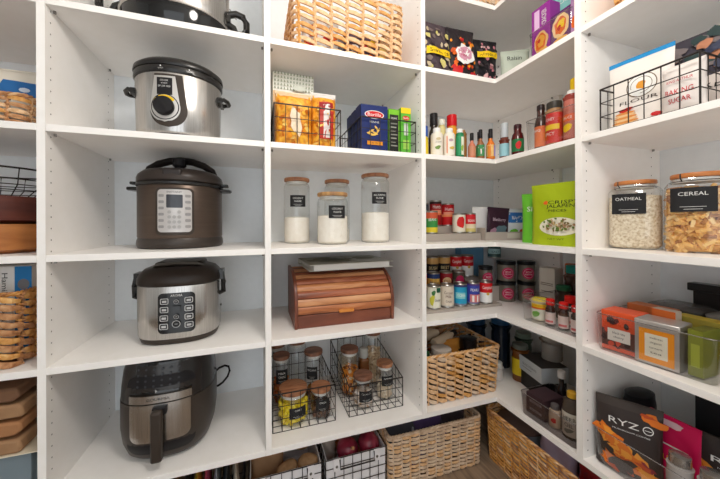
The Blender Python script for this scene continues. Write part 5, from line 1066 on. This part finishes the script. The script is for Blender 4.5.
# packets in a wire bin under the air fryer
wire_basket('low black wire basket of seasoning packets on the floor under the air fryer', (-.200, .15, 0), .30, .22, .20, sp=.05, nz=4)
PC = [c(120, 120, 116), c(90, 84, 80), c(150, 110, 70), c(40, 40, 44), c(214, 180, 60), c(196, 80, 110), c(170, 176, 184), c(60, 66, 70), c(206, 196, 180)]
PN = ['grey', 'brown grey', 'tan', 'black', 'yellow', 'pink', 'silver', 'slate', 'cream']
for i in range(9):
    x = -.322+.0305*i
    pouch('seasoning_packet', PN[i]+' seasoning packet filed upright in the low wire basket under the air fryer', 'seasoning packet', (x, .13, .003), .17, .222, .022, PC[i], splat([c(226, 200, 60), c(196, 60, 60), WT, DK], 8, i+70), rot=-PI/2+.1, kind='pillow', seed=i+60, wr=.001, seal=False)
# ================= left bay
woven('woven_basket', 'seagrass basket of bread bags on the second board of the left bay', (-.79, .21, Z2), .36, .34, .088, rows=5, spacing=.05, fat=.44, mats=(WK2, WK3, WK1), seed=21, slant=.3)
def brd(m, S, w, h):
    m.layer = 10; m.rect(S, .17*w, .47*w, h*.5, h*.78, c(40, 100, 160), nu=10, nv=10); m.rect(S, -.2*w, .14*w, h*.62, h*.80, c(206, 60, 44), nu=10, nv=8); m.text(S, 'OATS', .04*w, h*.69, h*.07, WT, width=w*.16); m.disc(S, .36*w, h*.64, w*.05, h*.04, c(196, 206, 220), n=8)
pouch('bread_bag', 'white bag with a red and a blue patch standing in the left bay basket', 'bread bag', (-.74, .13, Z2+.008), .25, .178, .08, c(216, 208, 194, .5), brd, kind='pillow', seed=41, wr=.003)
pouch('bread_bag', 'tan bread bag lying deeper in the left bay basket', 'bread bag', (-.78, .29, Z2+.008), .28, .14, .08, c(190, 150, 110, .5), None, kind='pillow', seed=42, wr=.003)
g = thing('wooden_bowl', 'light wooden bowl at the bottom of the stack in the left bay', 'bowl', (-.775, .185, Z3)); MB().lathe([(.12, 0), (.148, .012), (.153, .05), (.153, .086), (.146, .086), (.14, .02), (0, .015)], BOWLL, n=56).build('bowl_body', g)
g = thing('wooden_bowl', 'dark mahogany bowl stacked on the light wooden bowl', 'bowl', (-.775, .185, Z3+.0865)); MB().lathe([(.13, 0), (.149, .01), (.153, .05), (.154, .080), (.148, .080), (.14, .02), (0, .015)], BOWLD, n=56).build('bowl_body', g)
g = thing('wire_fruit_bowl', 'round black wire basket on top of the dark bowl', 'wire basket', (-.775, .185, Z3+.167))
rm = MB(); rm.tube([(.15*math.cos(a), .15*math.sin(a), .082) for a in [i*PI/24 for i in range(48)]], .003, WIRE, n=6, closed=True); rm.build('rim', g)
rm = MB()
for z_, q in ((.002, .10), (.02, .13), (.035, .14), (.05, .146)): rm.tube([(q*math.cos(a), q*math.sin(a), z_) for a in [i*PI/24 for i in range(48)]], .0015, WIRE, n=5, closed=True)
for i in range(16):
    a = i*PI/8+.1; rm.tube([(.10*math.cos(a), .10*math.sin(a), .002), (.14*math.cos(a), .14*math.sin(a), .035), (.15*math.cos(a), .15*math.sin(a), .082)], .0015, WIRE, n=5)
rm.build('wire_mesh', g)
woven('woven_basket', 'golden twisted seagrass basket in front of a blue and white appliance carton', (-.825, .185, Z4), .385, .31, .205, rows=9, spacing=.055, fat=.46, amp=.009, mats=(WK2, WK2, WK3), seed=22, slant=.38, taper=.98, stake=.008)
def ham(m, S, w, h):
    m.rect(S, w*.27, w*.5, 0, h, c(40, 120, 180), nu=1, nv=1); m.text(S, 'Hamilton Beach', w*.14, h*.62, h*.05, DK, width=h*.62, rot=-PI/2); m.disc(S, w*.39, h*.80, w*.08, h*.06, c(120, 120, 124), n=14); m.rect(S, w*.31, w*.42, h*.52, h*.66, c(190, 200, 196), nu=1, nv=1)
carton('appliance_box', 'white and blue kitchen appliance carton standing inside the golden basket', 'box', (-.722, .17, Z4+.008), .17, .14, .262, c(226, 224, 220, .5), ham)
for i in range(4):
    z_ = .125+i*.048; R = random.Random(i)
    out = [(-.19, 0), (.155+R.uniform(-.01, .01), .0), (.165, .012), (.16, .036), (.05, .044), (-.19, .040)]
    single(MB().prism(out, -.13, .13, [KRAFT, c(168, 120, 82, .8), KRAFT, c(120, 88, 66, .8)][i]), 'paper_bag', ['bottom folded kraft paper bag of the stack in the left bay', 'second folded kraft paper bag from the bottom in the left bay', 'third folded kraft paper bag from the bottom in the left bay', 'topmost dark folded kraft paper bag of the stack in the left bay'][i], 'paper bag', (-.79, .16, Z5+z_), R.uniform(-.04, .04), bevel=.006)
single(MB().box(-.2, .2, -.14, .14, 0, .003, c(226, 214, 190, .7)), 'cardboard_sheet', 'cream cardboard sheet under the stack of kraft bags', 'cardboard', (-.785, .17, Z5+.1215))
for i, (x, lab) in enumerate(((-.665, 'slate blue carton nearest the upright at the bottom of the left bay'), (-.80, 'slate blue carton further left at the bottom of the left bay'))):
    carton('storage_carton', lab, 'box', (x, .17, Z5), .12, .26, .119, c(120, 134, 142, .5), lambda m, S, w, h: m.rect(S, -w*.46, -w*.36, 0, h, c(70, 76, 80), nu=1, nv=1))
# ------------------------------------------------------------------ repeats share a group
GROUPS = [('shelf_board', None, 'white shelf boards'), ('corner_shelf', None, 'L shaped corner shelves'), ('upright_panel', None, 'white upright boards'),
          ('hot_sauce_bottle', None, 'hot sauce bottles at the corner'), ('sauce_bottle', (1.30, 1.40), 'bottles on the sauce shelf'), ('sauce_bottle', (.3, .36), 'bottles on the lowest corner shelf'),
          ('food_can', (1.0, 1.1), 'cans on the riser under the sauce shelf'), ('food_can', (.68, .95), 'soup and vegetable cans in rows'), ('lidded_jar', None, 'black lidded jars in the corner'),
          ('glass_jar', (.30, .36), 'small jars in the two wire baskets'), ('glass_jar', (.98, 1.0), 'kitchen storage jars with wood lids'), ('pasta_box', None, 'boxes of pasta in the wire basket'),
          ('cracker_box', None, 'cracker boxes in the clear bin'), ('snack_pouch', (1.6, 1.8), 'snack pouches on the top corner shelf'), ('snack_pouch', (.9, 1.1), 'green snack pouches'),
          ('snack_bag', (1.6, 1.8), 'snack packets inside the open weave basket'), ('snack_bag', (1.3, 1.4), 'bags behind the flour bags'), ('snack_bag', (0, .05), 'packets in the floor baskets'),
          ('chip_bag', None, 'bags of chips in the wire basket'), ('flour_bag', None, 'white baking bags'), ('coffee_pouch', None, 'charcoal coffee pouches'), ('shaker_bottle', None, 'frosted steel capped bottles'),
          ('spice_bottle', None, 'red capped spice bottles'), ('spice_jar', (.6, .8), 'spice jars around the clear bin'), ('food_jar', (.3, .35), 'jars on the lowest corner shelf'),
          ('seasoning_packet', (0, .1), 'seasoning packets in the low wire basket'), ('seasoning_packet', (.9, 1.1), 'packets in the grey tray'), ('tea_tin', None, 'tea tins in the clear bin'), ('tea_box', (.6, .7), 'tea boxes in the clear bin'),
          ('tea_pouch', None, 'tea pouches at the right edge'), ('notebook_box', None, 'thin cartons behind the coffee pouches'), ('potato', None, 'potatoes in the lined basket'), ('onion', None, 'onions in the lined basket'),
          ('wooden_bowl', None, 'stacked wooden bowls'), ('woven_basket', None, 'woven baskets'), ('clear_bin', None, 'clear plastic bins'), ('wire_basket', None, 'black wire baskets'), ('lined_wire_basket', None, 'cloth lined wire baskets'),
          ('paper_bag', (.3, .7), 'folded kraft bags in a stack'), ('storage_carton', None, 'slate blue cartons'), ('slow_cooker', None, 'slow cookers'), ('food_container', None, 'grey lidded containers'), ('bread_bag', None, 'bread bags in the left bay')]
for o in list(SC.objects):
    if o.parent or o.get('kind') or not o.get('category'): continue
    base = o.name.split('.')[0]
    for nme, zr, g in GROUPS:
        if base == nme and (zr is None or zr[0] <= o.location.z <= zr[1]): o['group'] = g; break
